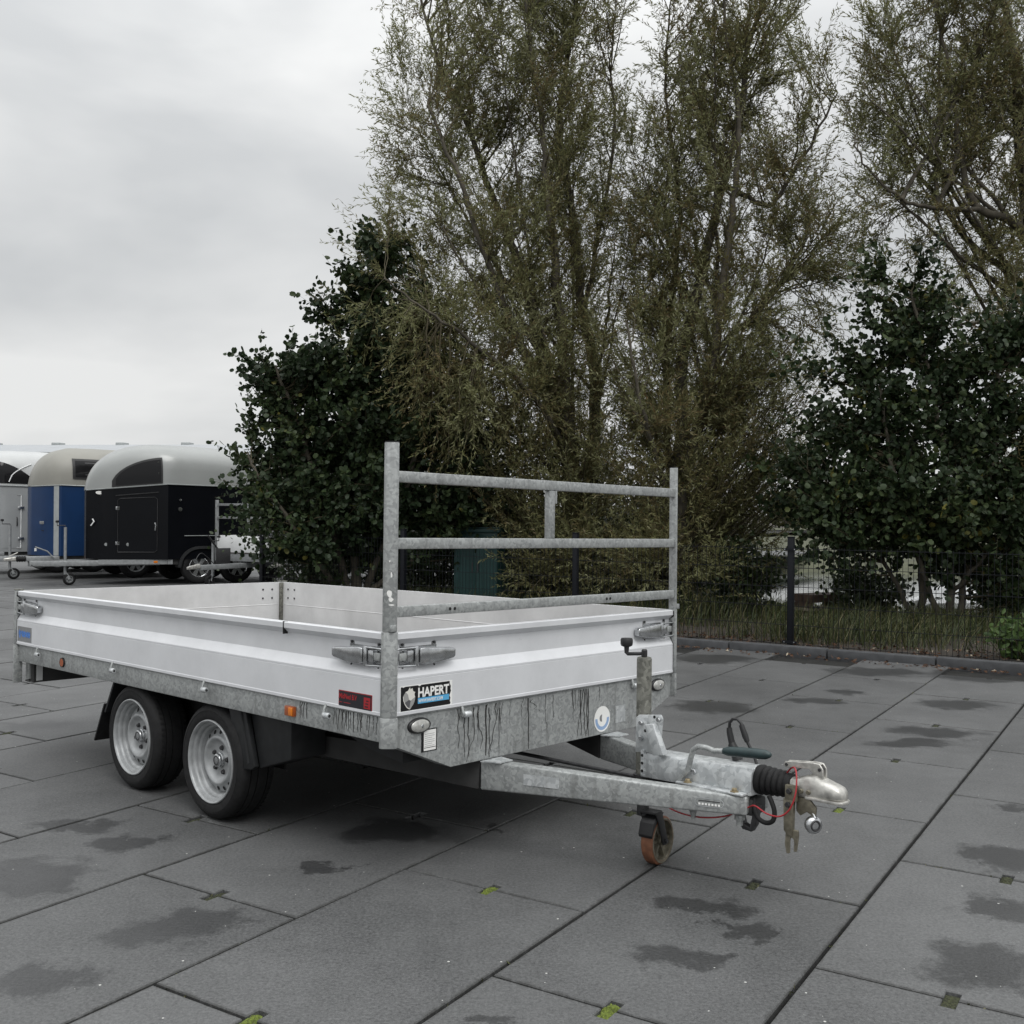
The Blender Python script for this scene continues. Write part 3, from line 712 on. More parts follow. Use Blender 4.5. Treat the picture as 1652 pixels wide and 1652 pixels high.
# --- willows
d1, d2, d3 = 14.6, 13.9, 13.6
w1 = [[(932, 935, d1, .17), (925, 800, d1, .15), (905, 690, d1, .11), (876, 581, d1, .08), (850, 472, d1, .065), (821, 381, d1 + .1, .055), (792, 309, d1 + .2, .045), (749, 189, d1 + .2, .035), (702, 83, d1 + .3, .024), (670, -40, d1 + .3, .015)],
      [(925, 800, d1, .11), (915, 650, d1 - .3, .08), (896, 436, d1 - .4, .06), (885, 319, d1 - .5, .05), (872, 180, d1 - .5, .035), (850, 20, d1 - .5, .025), (840, -150, d1 - .5, .015)],
      [(940, 850, d1, .10), (962, 640, d1 + .3, .085), (941, 508, d1 + .3, .07), (930, 399, d1 + .3, .06), (916, 309, d1 + .3, .05), (903, 181, d1 + .4, .04), (925, 40, d1 + .4, .028), (935, -140, d1 + .5, .016)],
      [(905, 690, d1, .07), (840, 560, d1 - .6, .045), (778, 399, d1 - .8, .035), (741, 290, d1 - .9, .028), (690, 170, d1 - .9, .015)],
      [(925, 760, d1, .06), (860, 640, d1 - .9, .035), (770, 560, d1 - 1.3, .025), (690, 500, d1 - 1.5, .016), (620, 450, d1 - 1.6, .010)],
      [(941, 508, d1 + .3, .04), (965, 380, d1 + .2, .03), (990, 240, d1 + .1, .022), (985, 120, d1, .014)]]
b1 = [(760, 60, d1, 130, 150, .9), (890, 40, d1, 100, 170, 1.0), (690, 210, d1, 95, 120, .8), (800, 250, d1, 150, 140, 1.0), (930, 230, d1, 85, 150, .9), (720, 400, d1 - .4, 130, 120, .9),
      (850, 430, d1, 140, 140, 1.1), (960, 440, d1, 65, 140, .8), (700, 560, d1 - .7, 120, 110, .8), (830, 610, d1 - .4, 140, 120, .9), (760, 690, d1 - 1.0, 100, 80, .6), (930, 640, d1, 80, 120, .9), (900, 790, d1 - .5, 90, 110, .7), (890, 900, d1 - 1.0, 70, 70, .4), (960, 850, d1 - 1.0, 70, 110, .5), (850, -120, d1, 170, 130, 1.0), (690, 540, d1 - 1.1, 110, 90, .8), (800, 680, d1 - .8, 120, 100, .9), (910, 760, d1 - .3, 110, 110, 1.0), (880, 900, d1 - .9, 90, 80, .6)]
grow('willow_tree', 'tall multi-stemmed willow rising behind the rack, next to the alder thicket', 'tree', w1, b1, 800, 10, 26, 'willow', (.050, .090), (.0120, .0185), 'willow', up=1.25, fan=22, tw_len=(.30, .85), twig_up=.30, droop=.3, br_r=.014, group='willows behind the fence')
w2 = [[(1090, 935, d2, .15), (1092, 800, d2, .13), (1103, 690, d2, .10), (1099, 592, d2, .08), (1134, 434, d2, .065), (1166, 296, d2, .055), (1197, 166, d2, .04), (1205, 79, d2, .032), (1233, -20, d2, .024), (1245, -150, d2, .014)],
      [(1092, 800, d2, .10), (1140, 636, d2 - .2, .07), (1158, 509, d2 - .3, .058), (1169, 436, d2 - .3, .05), (1186, 300, d2 - .4, .04), (1190, 180, d2 - .4, .03), (1170, 40, d2 - .4, .02), (1165, -120, d2 - .4, .012)],
      [(1100, 760, d2, .06), (1158, 572, d2 + .2, .045), (1221, 505, d2 + .2, .035), (1284, 414, d2 + .3, .025), (1316, 340, d2 + .4, .015)],
      [(1166, 296, d2, .04), (1230, 330, d2, .03), (1256, 316, d2, .026), (1316, 217, d2, .018), (1351, 150, d2, .010)],
      [(1088, 850, d2, .06), (1075, 640, d2 + .2, .045), (1085, 480, d2 + .3, .035), (1096, 330, d2 + .3, .028), (1075, 160, d2 + .3, .02), (1080, 20, d2 + .3, .012)],
      [(1085, 850, d2, .05), (1060, 740, d2 - .5, .03), (1030, 640, d2 - .8, .022), (1010, 520, d2 - .9, .014)]]
b2 = [(1180, 40, d2, 120, 130, .9), (1240, 170, d2, 95, 110, .8), (1120, 180, d2, 75, 140, .8), (1190, 300, d2, 120, 120, .9), (1090, 340, d2, 65, 150, .8), (1290, 330, d2, 70, 110, .7), (1250, 450, d2, 110, 100, .8), (1120, 500, d2, 100, 110, .9), (1040, 560, d2, 75, 120, .7), (1010, 300, d2 + .4, 50, 110, .5),
      (1200, 590, d2, 120, 90, .8), (1290, 590, d2, 60, 70, .6), (1060, 700, d2 - .5, 90, 90, .7), (1160, 720, d2 - .2, 110, 80, .7), (1090, 840, d2 - .9, 90, 90, .5), (1180, 840, d2, 80, 90, .6), (1020, 900, d2 - 1.2, 60, 60, .35), (1120, 930, d2 - .6, 80, 60, .4), (1190, -110, d2, 120, 110, .8), (1240, 740, d2, 70, 90, .6), (1270, 660, d2 + .3, 70, 90, .6), (1230, 860, d2 + .2, 60, 60, .4), (1040, 420, d2 + .3, 60, 120, .6), (1330, 480, d2 + .2, 40, 80, .4), (1280, 780, d2 + .1, 70, 80, .5), (1310, 700, d2 + .3, 60, 80, .4), (1080, 760, d2, 110, 110, .9), (1150, 640, d2, 120, 90, .8), (1060, 900, d2 - .8, 100, 70, .6)]
grow('willow_tree', 'tall multi-stemmed willow behind the far upright of the rack', 'tree', w2, b2, 690, 10, 26, 'willow', (.050, .090), (.0120, .0185), 'willow', up=1.25, fan=22, tw_len=(.30, .85), twig_up=.30, droop=.3, br_r=.014, group='willows behind the fence')
w3 = [[(1730, 960, d3, .17), (1725, 700, d3, .15), (1700, 520, d3, .12), (1665, 380, d3, .09), (1640, 158, d3, .06), (1631, 59, d3, .05), (1612, -30, d3, .035), (1600, -160, d3, .02)],
      [(1700, 500, d3, .08), (1647, 371, d3 - .2, .06), (1584, 339, d3 - .3, .05), (1560, 300, d3 - .3, .042), (1545, 205, d3 - .3, .034), (1529, 99, d3 - .3, .024), (1505, 0, d3 - .3, .016)],
      [(1584, 339, d3 - .3, .035), (1513, 335, d3 - .4, .028), (1454, 322, d3 - .4, .022), (1400, 270, d3 - .4, .014), (1375, 220, d3 - .4, .008)],
      [(1705, 540, d3, .06), (1639, 454, d3 + .2, .045), (1552, 375, d3 + .3, .033), (1480, 270, d3 + .3, .024), (1430, 160, d3 + .3, .014)],
      [(1710, 600, d3, .05), (1640, 540, d3 - .8, .03), (1580, 520, d3 - 1.1, .022), (1530, 530, d3 - 1.2, .012)]]
b3 = [(1500, 60, d3, 100, 140, .9), (1610, 60, d3, 110, 150, .9), (1430, 180, d3, 60, 110, .7), (1550, 230, d3, 120, 110, .9), (1650, 260, d3, 100, 120, .9), (1450, 330, d3, 80, 90, .7), (1580, 400, d3, 120, 90, .8), (1680, 470, d3, 90, 110, .8), (1590, 540, d3 - .8, 110, 80, .6), (1680, 660, d3 - .8, 90, 110, .6), (1640, 760, d3 - 1.6, 70, 70, .4), (1560, -110, d3, 140, 110, .8)]
grow('willow_tree', 'willow whose bare grey limbs arch over the alder by the water', 'tree', w3, b3, 400, 10, 25, 'willow', (.050, .090), (.0120, .0185), 'willow', up=1.25, fan=22, tw_len=(.30, .85), twig_up=.30, droop=.3, br_r=.014, group='willows behind the fence')
# --- alders
da = 14.2
a1 = [[(575, 950, da, .07), (572, 800, da, .06), (580, 650, da, .05), (600, 520, da, .04), (625, 410, da, .02)],
      [(560, 950, da, .05), (520, 800, da - .3, .04), (480, 680, da - .4, .03), (445, 590, da - .4, .015)],
      [(590, 950, da, .05), (650, 800, da - .2, .04), (690, 650, da - .2, .03), (700, 500, da, .02), (650, 380, da, .01)],
      [(545, 950, da, .04), (480, 860, da - .6, .03), (430, 790, da - .7, .02), (400, 730, da - .7, .01)],
      [(600, 950, da, .04), (720, 860, da + .2, .03), (790, 740, da + .3, .02)]]
ab1 = [(620, 460, da, 70, 75, .6), (560, 540, da, 65, 80, .6), (650, 590, da, 100, 100, .8), (500, 620, da, 75, 75, .7), (430, 660, da - .2, 48, 50, .5), (560, 700, da, 120, 100, .9), (460, 750, da - .2, 75, 80, .7), (680, 740, da, 110, 110, .8), (430, 830, da - .6, 40, 45, .4), (540, 830, da - .2, 110, 90, .8), (660, 860, da, 110, 90, .6), (500, 900, da - .6, 70, 45, .4), (780, 800, da + .4, 90, 110, .6), (640, 410, da, 55, 45, .5)]
grow('alder_tree', 'dark green broadleaved alder thicket beside the black horse trailer', 'tree', a1, ab1, 430, 10, 14, 'alder', (.04, .10), (.036, .085), 'alder', up=0.3, tw_len=(.2, .60), twig_up=.5, droop=.5, tint0=(.15, .75), group='alders behind the fence')
db = 12.3
a2 = [[(1530, 1012, db, .05), (1532, 900, db, .045), (1525, 760, db, .04), (1500, 600, db, .03), (1470, 470, db, .015)],
      [(1545, 1012, db, .045), (1565, 900, db, .035), (1600, 760, db, .03), (1610, 600, db, .02)],
      [(1520, 1010, db, .04), (1480, 900, db - .1, .03), (1440, 760, db - .1, .025), (1420, 620, db, .015)],
      [(1488, 1008, db + .2, .05), (1487, 930, db + .2, .045), (1470, 800, db + .2, .03), (1450, 640, db + .3, .02)],
      [(1475, 1005, db + .3, .035), (1440, 930, db + .1, .025), (1400, 860, db, .02), (1350, 820, db - .1, .01)],
      [(1535, 960, db, .03), (1600, 880, db - .2, .02), (1650, 800, db - .2, .012)]]
ab2 = [(1470, 470, db, 75, 60, .25), (1430, 590, db, 90, 80, .3), (1540, 560, db, 105, 90, .3), (1400, 700, db, 90, 70, .35), (1500, 700, db, 115, 90, .4), (1610, 700, db, 75, 100, .4), (1400, 800, db - .1, 85, 55, .6), (1500, 820, db - .2, 100, 65, .7), (1610, 830, db - .2, 80, 75, .6), (1345, 860, db - .1, 60, 50, .4), (1330, 740, db + .3, 60, 80, .3), (1310, 640, db + .5, 45, 70, .2), (1265, 770, db + .9, 55, 60, .25), (1290, 840, db + .7, 50, 40, .25), (1360, 540, db + .3, 50, 60, .15), (1690, 600, db, 60, 120, .3), (1690, 820, db, 50, 100, .4), (1440, 880, db, 90, 40, .5), (1560, 900, db - .1, 90, 45, .5), (1640, 930, db - .3, 40, 60, .4)]
grow('alder_tree', 'broadleaved alder with dark slender stems between fence and water', 'tree', a2, ab2, 350, 9, 12, 'alder', (.04, .095), (.036, .08), 'alder', up=0.3, tw_len=(.2, .62), twig_up=.4, droop=.5, tint0=(.2, .8), group='alders behind the fence')

# --- low shrubs that close the view under the crowns
def shrub(name, label, pxx, dep, h, rx, n, mat='shrub', L=(.05, .08), Wd=(.035, .055), tint=(.1, .7), group=None):
    b = at(pxx, 950, dep); z0 = 0.04
    root = empty(name, (b.x, b.y, z0)); tag(root, label, 'shrub', group)
    ns = 26; st = np.zeros((ns, 4, 3)); ang = RNG.random(ns) * 2 * np.pi; rr = RNG.random(ns) ** .6 * rx
    for k, t in enumerate((0, .35, .7, 1)):
        st[:, k, 0] = np.cos(ang) * rr * t ** .8; st[:, k, 1] = np.sin(ang) * rr * t ** .8 * .8; st[:, k, 2] = h * t * (1 - .35 * (rr / rx) ** 2) * RNG.uniform(.8, 1.05, ns)
    V, F = tubes_np(st, np.tile(np.array([[.012, .009, .006, .002]]), (ns, 1)), 5)
    np_mesh('stems', V, F, 'twig', root, smooth=True)
    i = RNG.integers(0, ns, n); t = RNG.random(n) ** .75 * 3; i0 = np.minimum(t.astype(int), 2); fr = (t - i0)[:, None]
    p = st[i, i0] * (1 - fr) + st[i, i0 + 1] * fr + RNG.normal(size=(n, 3)) * np.array([.22, .22, .18]) * rx
    p[:, 2] = np.abs(p[:, 2])
    V, F, tn = leaves_np(p, RNG.normal(size=(n, 3)) + np.array([0, 0, .4]), RNG.uniform(*L, n), RNG.uniform(*Wd, n), RNG.uniform(*tint, n), 'alder', .4)
    tag(np_mesh('foliage', V, F, mat, root, tn), kind='stuff')
    return root
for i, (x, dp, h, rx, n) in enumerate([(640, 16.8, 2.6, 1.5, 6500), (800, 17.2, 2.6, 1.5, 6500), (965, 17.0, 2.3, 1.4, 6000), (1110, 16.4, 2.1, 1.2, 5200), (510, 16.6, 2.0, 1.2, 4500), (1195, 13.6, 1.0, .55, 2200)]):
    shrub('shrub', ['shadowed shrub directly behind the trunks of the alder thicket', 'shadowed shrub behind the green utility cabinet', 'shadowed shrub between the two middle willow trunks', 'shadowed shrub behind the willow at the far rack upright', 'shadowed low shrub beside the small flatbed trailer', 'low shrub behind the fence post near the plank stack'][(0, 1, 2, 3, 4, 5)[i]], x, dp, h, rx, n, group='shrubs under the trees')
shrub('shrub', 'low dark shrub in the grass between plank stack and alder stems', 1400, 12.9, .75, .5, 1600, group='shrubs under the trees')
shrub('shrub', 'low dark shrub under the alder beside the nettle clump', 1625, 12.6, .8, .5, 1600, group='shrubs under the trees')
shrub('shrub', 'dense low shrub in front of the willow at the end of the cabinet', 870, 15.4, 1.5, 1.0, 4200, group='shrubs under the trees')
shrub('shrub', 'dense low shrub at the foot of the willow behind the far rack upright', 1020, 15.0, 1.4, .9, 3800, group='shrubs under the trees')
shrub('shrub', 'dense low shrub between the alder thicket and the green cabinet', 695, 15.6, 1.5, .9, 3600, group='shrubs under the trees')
shrub('nettle_clump', 'bright green nettle clump growing at the kerb under the mesh fence', 1652, 9.75, .42, .28, 700, 'nettle', (.05, .09), (.03, .05), (.0, 1.))
# far bank hedge
n = 42000
uu = RNG.uniform(84, 94, n); vv = RNG.uniform(-70, 30, n)
hh = RNG.random(n) ** .6 * (3.0 + 1.0 * np.sin(vv * .35) + .6 * np.sin(vv * .9 + 1)) + .2
P = np.stack([GO.x + GU.x * uu + GV.x * vv, GO.y + GU.y * uu + GV.y * vv, hh], -1)
V, F, tn = leaves_np(P, RNG.normal(size=(n, 3)), RNG.uniform(.4, .7, n), RNG.uniform(.3, .5, n), RNG.random(n), 'willow', .2)
tag(np_mesh('far_hedge', V, F, 'shrub', None, tn), 'pale green hedge growing along the far bank of the water', 'hedge', kind='stuff')

# grass, litter
def blades(name, n, u0, u1, v0, v1, h, mat, label, lean=.35, wd=.006, tint=(0, 1), dens=None):
    u = RNG.uniform(u0, u1, n); v = RNG.uniform(v0, v1, n)
    if dens is not None:
        k = RNG.random(n) < dens(u, v); u = u[k]; v = v[k]; n = len(u)
    z = vz(u, v); hgt = RNG.uniform(*h, n)
    B = np.stack([GO.x + GU.x * u + GV.x * v, GO.y + GU.y * u + GV.y * v, z - .01], -1)
    a = RNG.random(n) * 2 * np.pi; ld = np.stack([np.cos(a), np.sin(a), np.zeros(n)], -1); le = RNG.random(n)[:, None] * lean
    sd_ = np.stack([-np.sin(a + .8), np.cos(a + .8), np.zeros(n)], -1) * wd
    H = hgt[:, None]; Z = np.array([0, 0, 1.])
    m1 = B + Z * H * .55 + ld * H * le * .35; t = B + Z * H * (1 - le * .35) + ld * H * le
    V = np.stack([B - sd_, B + sd_, m1 + sd_ * .8, m1 - sd_ * .8, t], 1).reshape(-1, 3)
    o = (5 * np.arange(n))[:, None]
    F = np.concatenate([o + np.array([0, 1, 2]), o + np.array([0, 2, 3]), o + np.array([3, 2, 4])])
    tn = np.repeat(np.clip(RNG.uniform(*tint, n), 0, 1), 5)
    return tag(np_mesh(name, V, F, mat, None, tn), label, 'grass', kind='stuff')
blades('grass', 30000, KU + .45, KU + 3.2, -3.5, 9.5, (.10, .48), 'grass', 'long rough grass growing behind the mesh fence', 1.25, .0042, (.0, .9), lambda u, v: np.clip(1.15 - (u - KU) * .12, .2, 1) * (.55 + .45 * np.sin(v * 2.1 + u)))
blades('bank_grass', 9000, KU + 2.6, 11.6, -6, 6, (.08, .30), 'bright_bank', 'light green grass on the bank before the water', .6, .010, (0, 1))
n = 5200
u = np.concatenate([RNG.uniform(KU + .1, KU + .75, n // 2), RNG.normal(KU - .10, .09, n // 4), RNG.uniform(KU + .1, KU + 3, n // 4)]); v = RNG.uniform(-4, KV - .3, len(u)); n = len(u)
kk = ~((u < KU + .0) & (u > KU - .02)); u = u[kk]; v = v[kk]; n = len(u)
u = np.where((u > KU - .005) & (u < KU + .125), KU + .2, u)
z = np.where(u < KU, .004, vz(u, v) + .006)
P = np.stack([GO.x + GU.x * u + GV.x * v, GO.y + GU.y * u + GV.y * v, z], -1)
D = RNG.normal(size=(n, 3)) * np.array([1, 1, .25])
V, F, tn = leaves_np(P, D, RNG.uniform(.02, .055, n), RNG.uniform(.012, .032, n), RNG.random(n) ** 1.6, 'willow', 0)
V[:, 2] = np.maximum(V[:, 2], .003)
tag(np_mesh('leaf_litter', V, F, 'litter', None, tn), 'brown fallen leaves gathered along the kerb and under the fence', 'leaf litter', kind='stuff')

# ================================================================== MAIN FLATBED TRAILER
# local frame: x forward (front edge 0, rear -3.342), y across (0 near side .. 1.849 far side), z up
TL, TW = 3.342, 1.849
EX = Vector((0.73089, -0.68242, 0.00986)); EY = Vector((0.68249, 0.73073, -0.01551)); EZ = EX.cross(EY).normalized()
TR = empty('flatbed_trailer')
TR.matrix_world = Matrix.Translation((-0.4472, 3.8093, 0)) @ Matrix((EX, EY, EZ)).transposed().to_4x4()
tag(TR, 'silver aluminium dropside flatbed trailer with galvanised ladder rack and twin axles', 'trailer')
ZB, Z1, Z2, ZT = 0.520, 0.633, 0.941, 1.641
# --- boards.  profile (out, h) ; out measured outwards from the inner face
PROF = [(0, 0.004), (.026, 0), (.032, .003), (.032, .014), (.0305, .016), (.0305, .132), (.029, .1335), (.0305, .135), (.0305, .142), (.006, .182), (.006, .262), (.030, .284), (.030, .3045), (.026, .308), (0, .308)]
def board(name, fn, a0, a1, inner_mat=None, mat='board'):
    b = MB(); b.prism(PROF, fn, a0, a1); return b.build(name, mat, TR, 20, bevel=0)
IN = .030
nearb = board('drop_side', lambda p, a: (a, IN - p[0], Z1 + p[1]), -TL + .034, -.034)
frontb = board('drop_side', lambda p, a: (-IN + p[0], a, Z1 + p[1]), .034, TW - .034)
farb = board('drop_side', lambda p, a: (a, TW - IN + p[0], Z1 + p[1]), -TL + .034, -.034, mat='board_in')
rearb = board('drop_side', lambda p, a: (-TL + IN - p[0], a, Z1 + p[1]), .034, TW - .034, mat='board_in')
# seam grooves pressed along the inner faces, plus screw heads near the rear corner
for par, fn in ((farb, lambda a, z, o: (a, TW - IN - o, z)), (rearb, lambda a, z, o: (-TL + IN + o, a, z))):
    g_ = MB()
    A0, A1 = (-TL + .06, -.06) if par is farb else (.06, TW - .06)
    q = [fn(A0, Z1 + .150, .0), fn(A1, Z1 + .150, .0), fn(A1, Z1 + .153, .0018), fn(A0, Z1 + .153, .0018), fn(A0, Z1 + .156, 0), fn(A1, Z1 + .156, 0)]
    g_.add(q, [(0, 1, 2, 3), (3, 2, 5, 4)]); g_.build('seam', 'board_in', par)
    for i in range(2):
        for j in range(2):
            s_ = MB(); c = (-TL + .11 + .075 * i) if par is farb else (TW - .11 - .075 * i)
            pos = Vector(fn(c, Z1 + .20 + .06 * j, .001))
            s_.lathe([(0, .0), (.007, .0), (.006, .004), (0, .005)], (0, 0, 0), 'x' if par is rearb else 'y', 10)
            if par is farb: s_.v = [(x, -y, z) for x, y, z in s_.v]
            s_.build('screw', 'dark_steel', par, loc=pos)
# cut in the near top rail
c_ = MB(); c_.box(-.664, -.660, -.0022, .02, Z2 - .05, Z2 + .0012); c_.build('rail_joint', 'hole', nearb)
# dark rubber end profiles and bumpers beside the posts
def end_caps(par, fn, a, s_):
    e = MB(); e.prism([(0.0, 0.0), (.0325, 0), (.0325, .144), (.007, .186), (0, .186)], fn, a, a + s_ * .012); e.build('end_seal', 'black', par)
    e = MB(); e.prism([(.006, .262), (.036, .278), (.036, .304), (.012, .306)], fn, a, a + s_ * .016); e.build('end_bumper', 'black', par, bevel=.002)
end_caps(nearb, lambda p, a: (a, IN - p[0], Z1 + p[1]), -.034, 1)
end_caps(nearb, lambda p, a: (a, IN - p[0], Z1 + p[1]), -TL + .034, -1)
end_caps(frontb, lambda p, a: (-IN + p[0], a, Z1 + p[1]), .034, -1)
end_caps(frontb, lambda p, a: (-IN + p[0], a, Z1 + p[1]), TW - .034, 1)
# --- floor
f_ = MB(); f_.box(-TL + .03, -.03, .03, TW - .03, Z1 - .018, Z1 + .004); floor_ = f_.build('floor', 'ply', TR)
st_ = MB()
for i in range(2):
    st_.box(-TL + .06, -.06, TW - .13, TW - .032, Z1 + .004, Z1 + .008)
for i in range(24):
    st_.box(-TL + .2 + i * .13, -TL + .235 + i * .13, TW - .14, TW - .05, Z1 + .008, Z1 + .012)
st_.build('edge_strip', 'dark_steel', floor_)
# --- corner posts
def post_poly(h, ch, cx, cy, sx, sy):
    # square of half width h with the outer (sx,sy) corner chamfered by ch
    pts = [(-h, -h), (h, -h), (h, h - ch), (h - ch, h), (-h, h)]
    return [(cx + sx * x, cy + sy * y) for x, y in pts]
def post(cx, cy, sx, sy, zb, ztop, cap=True, name='corner_post'):
    q = MB(); q.prism(post_poly(.0245, .033, cx, cy, sx, sy), lambda p, a: (p[0], p[1], a), zb, Z1 - .001)
    base = q.build(name, 'galv', TR, 30, bevel=.003)
    q = MB(); q.prism(post_poly(.0225, .030, cx, cy, sx, sy), lambda p, a: (p[0], p[1], a), Z1 - .0005, Z2 + .004)
    q.build('post_sleeve', 'galv', base, 30, bevel=.003)
    if ztop > Z2 + .1:
        q = MB(); q.prism(post_poly(.020, .026, cx, cy, sx, sy), lambda p, a: (p[0], p[1], a), Z2 + .0045, ztop)
        up_ = q.build('rack_upright', 'galv', TR, 30, bevel=.003)
        q = MB(); q.prism(post_poly(.0185, .024, cx, cy, sx, sy), lambda p, a: (p[0], p[1], a), ztop + .0002, ztop + .004); q.build('end_cap', 'black', up_)
        q = MB(); q.box(cx + (-.0235 if sx < 0 else .0105), cx + (-.0105 if sx < 0 else .0235), cy - .012, cy + .012, Z2 + .006, Z2 + .03); q.build('stop_plate', 'galv', up_, bevel=.002)
    else:
        q = MB(); q.prism(post_poly(.0255, .033, cx, cy, sx, sy), lambda p, a: (p[0], p[1], a), Z2 + .0045, Z2 + .010); q.build('end_cap', 'galv_dull', base)
    return base
pNF = post(-.010, .010, 1, -1, ZB, ZT); pFF = post(-.010, TW - .010, 1, 1, ZB, ZT)
pNR = post(-TL + .010, .010, -1, -1, .41, Z2); pFR = post(-TL + .010, TW - .010, -1, 1, .41, Z2)
q = MB(); q.tube([(-TL + .03, TW - .03, Z2 + .01), (-TL + .03, TW - .03, Z2 + .045)], .005); q.build('pin', 'dark_steel', pFR)
q = MB(); q.box(-TL + .031, -TL + .052, TW - .052, TW - .031, Z1 + .004, Z2 - .002); q.build('inner_post', 'galv_dull', pFR, bevel=.002)
# --- ladder rack
for z0, z1 in ((1.496, 1.537), (1.249, 1.290), (0.998, 1.038)):
    q = MB(); q.box(-.027, .004, .0115, TW - .0115, z0, z1); rl = q.build('rack_rail', 'galv', TR, 30, bevel=.004)
    if z1 < 1.1:
        for y in (.30, .325, 1.28, 1.305):
            h = MB(); h.lathe([(0, .0062), (.006, .0062), (.0065, .0045)], (0, y, (z0 + z1) / 2), 'x', 10); h.build('hole', 'hole', rl)
q = MB(); q.box(-.026, .002, .880, .918, 1.2905, 1.4955); q.build('rack_strut', 'galv', TR, 30, bevel=.003)
q = MB(); q.box(-.0205, .0015, .9185, .930, 1.440, 1.4955); q.build('strut_tab', 'galv', TR, 30)
# white paint chips on the near upright
rr = random.Random(3)
for (z, w, h) in ((1.085, .012, .03), (1.065, .010, .016), (1.155, .004, .02), (1.205, .003, .008), (1.045, .012, .006)):
    q = MB(); n_ = 9; pts = []
    for k in range(n_):
        a = 2 * math.pi * k / n_; s_ = rr.uniform(.65, 1.1); pts.append((math.cos(a) * w * s_, math.sin(a) * h * .55 * s_))
    d_ = Vector((.7071, .7071, 0)); nn = Vector((.7071, -.7071, 0)); c0 = Vector((-.010, .010, z)) + nn * .0106 + d_ * rr.uniform(-.004, .006)
    q.add([c0 + d_ * x + Vector((0, 0, y)) for x, y in pts], [tuple(range(n_))]); q.build('paint_chip', 'print_white', TR, 0)
# --- frame
q = MB(); q.box(-TL + .034, -.034, .012, .052, .534, Z1 - .004); q.build('side_rail', 'galv', TR, 30, bevel=.004)
q = MB(); q.box(-TL + .034, -.034, TW - .052, TW - .012, .534, Z1 - .004); q.build('side_rail', 'galv', TR, 30, bevel=.004)
q = MB(); q.box(-TL + .034, -.034, .006, .030, Z1 - .0035, Z1 - .0005); q.build('rail_lip', 'galv', TR, 30)
q = MB(); q.box(-.030, -.004, .034, TW - .034, Z1 - .0035, Z1 - .0005); q.build('rail_lip', 'galv', TR, 30)
PL = [(.034, Z1 - .004), (.034, .522), (.05, .518), (.327, .404), (1.522, .404), (1.80, .518), (TW - .034, .522), (TW - .034, Z1 - .004)]
q = MB(); q.prism(PL, lambda p, a: (a, p[0], p[1]), -.016, -.010); plate = q.build('front_plate', 'galv', TR, 30, bevel=.0015, seg=1)
q = MB()
for (ya, za), (yb, zb_) in zip(PL[1:-2], PL[2:-1]): q.add([(-.0165, ya, za + .0005), (-.0165, yb, zb_ + .0005), (-.09, yb, zb_ + .0005), (-.09, ya, za + .0005)], [(0, 1, 2, 3)])
q.build('plate_flange', 'galv', plate, 0)
q = MB(); q.box(-TL + .09, -TL + .13, .06, TW - .06, .415, .53); q.box(-TL + .036, -TL + .09, .05, TW - .05, .415, .425); rbm = q.build('rear_lamp_beam', 'under', TR, bevel=.003)
q = MB(); q.box(-TL + .036, -TL + .085, .052, .098, .43, .528); q.build('lamp_bracket', 'galv', rbm, bevel=.003)
q = MB(); q.box(-TL + .131, -TL + .134, .075, .11, .425, .525); q.build('lamp_edge', 'white', rbm)
for x in (-.45, -.9, -1.35, -1.85, -2.35, -2.85):
    q = MB(); q.box(x - .025, x + .025, .053, TW - .053, .555, Z1 - .019); q.build('cross_member', 'under', TR)
for y in (.56, TW - .56 - .0):
    q = MB(); q.box(-TL + .14, -.10, y - .03, y + .03, .44, .554); q.build('long_member', 'under', TR)
q = MB(); q.prism([(-.62, .54), (-.30, .455), (-.10, .43), (-.10, .54)], lambda p, a: (p[0], a, p[1]), .16, .55); q.build('under_tray', 'dark_plastic', TR)
# --- hinges
def hinge(O, t, n):
    T = Matrix.Translation(O) @ Matrix((Vector(t), Vector(n), Vector((0, 0, 1)))).transposed().to_4x4()
    q = MB(T)
    q.prism([(-.004, .040), (.004, .040), (.012, .012), (.019, .001), (.012, -.012), (.002, -.006), (.006, .008)], lambda p, a: (a, p[0] + .006, p[1]), -.009, .002)
    hg = q.build('hinge', 'galv', TR, 40, bevel=.0012, seg=1)
    q = MB(T); q.lathe([(0, -.018), (.0105, -.018), (.0125, -.015), (.0125, .015), (.0105, .018), (0, .018)], (0.018, .018, -.002), 'x', 14); q.build('barrel', 'galv_new', hg)
    q = MB(T); q.lathe([(0, .0185), (.006, .0185), (.006, .017)], (0.018, .018, -.002), 'x', 10); q.build('pin', 'dark_steel', hg)
    return hg
for x in (-3.011, -2.12, -1.254, -.366): hinge(Vector((x, .004, .602)), (1, 0, 0), (0, -1, 0))
for y in (.381, 1.49): hinge(Vector((-.012, y, .604)), (0, 1, 0), (1, 0, 0))
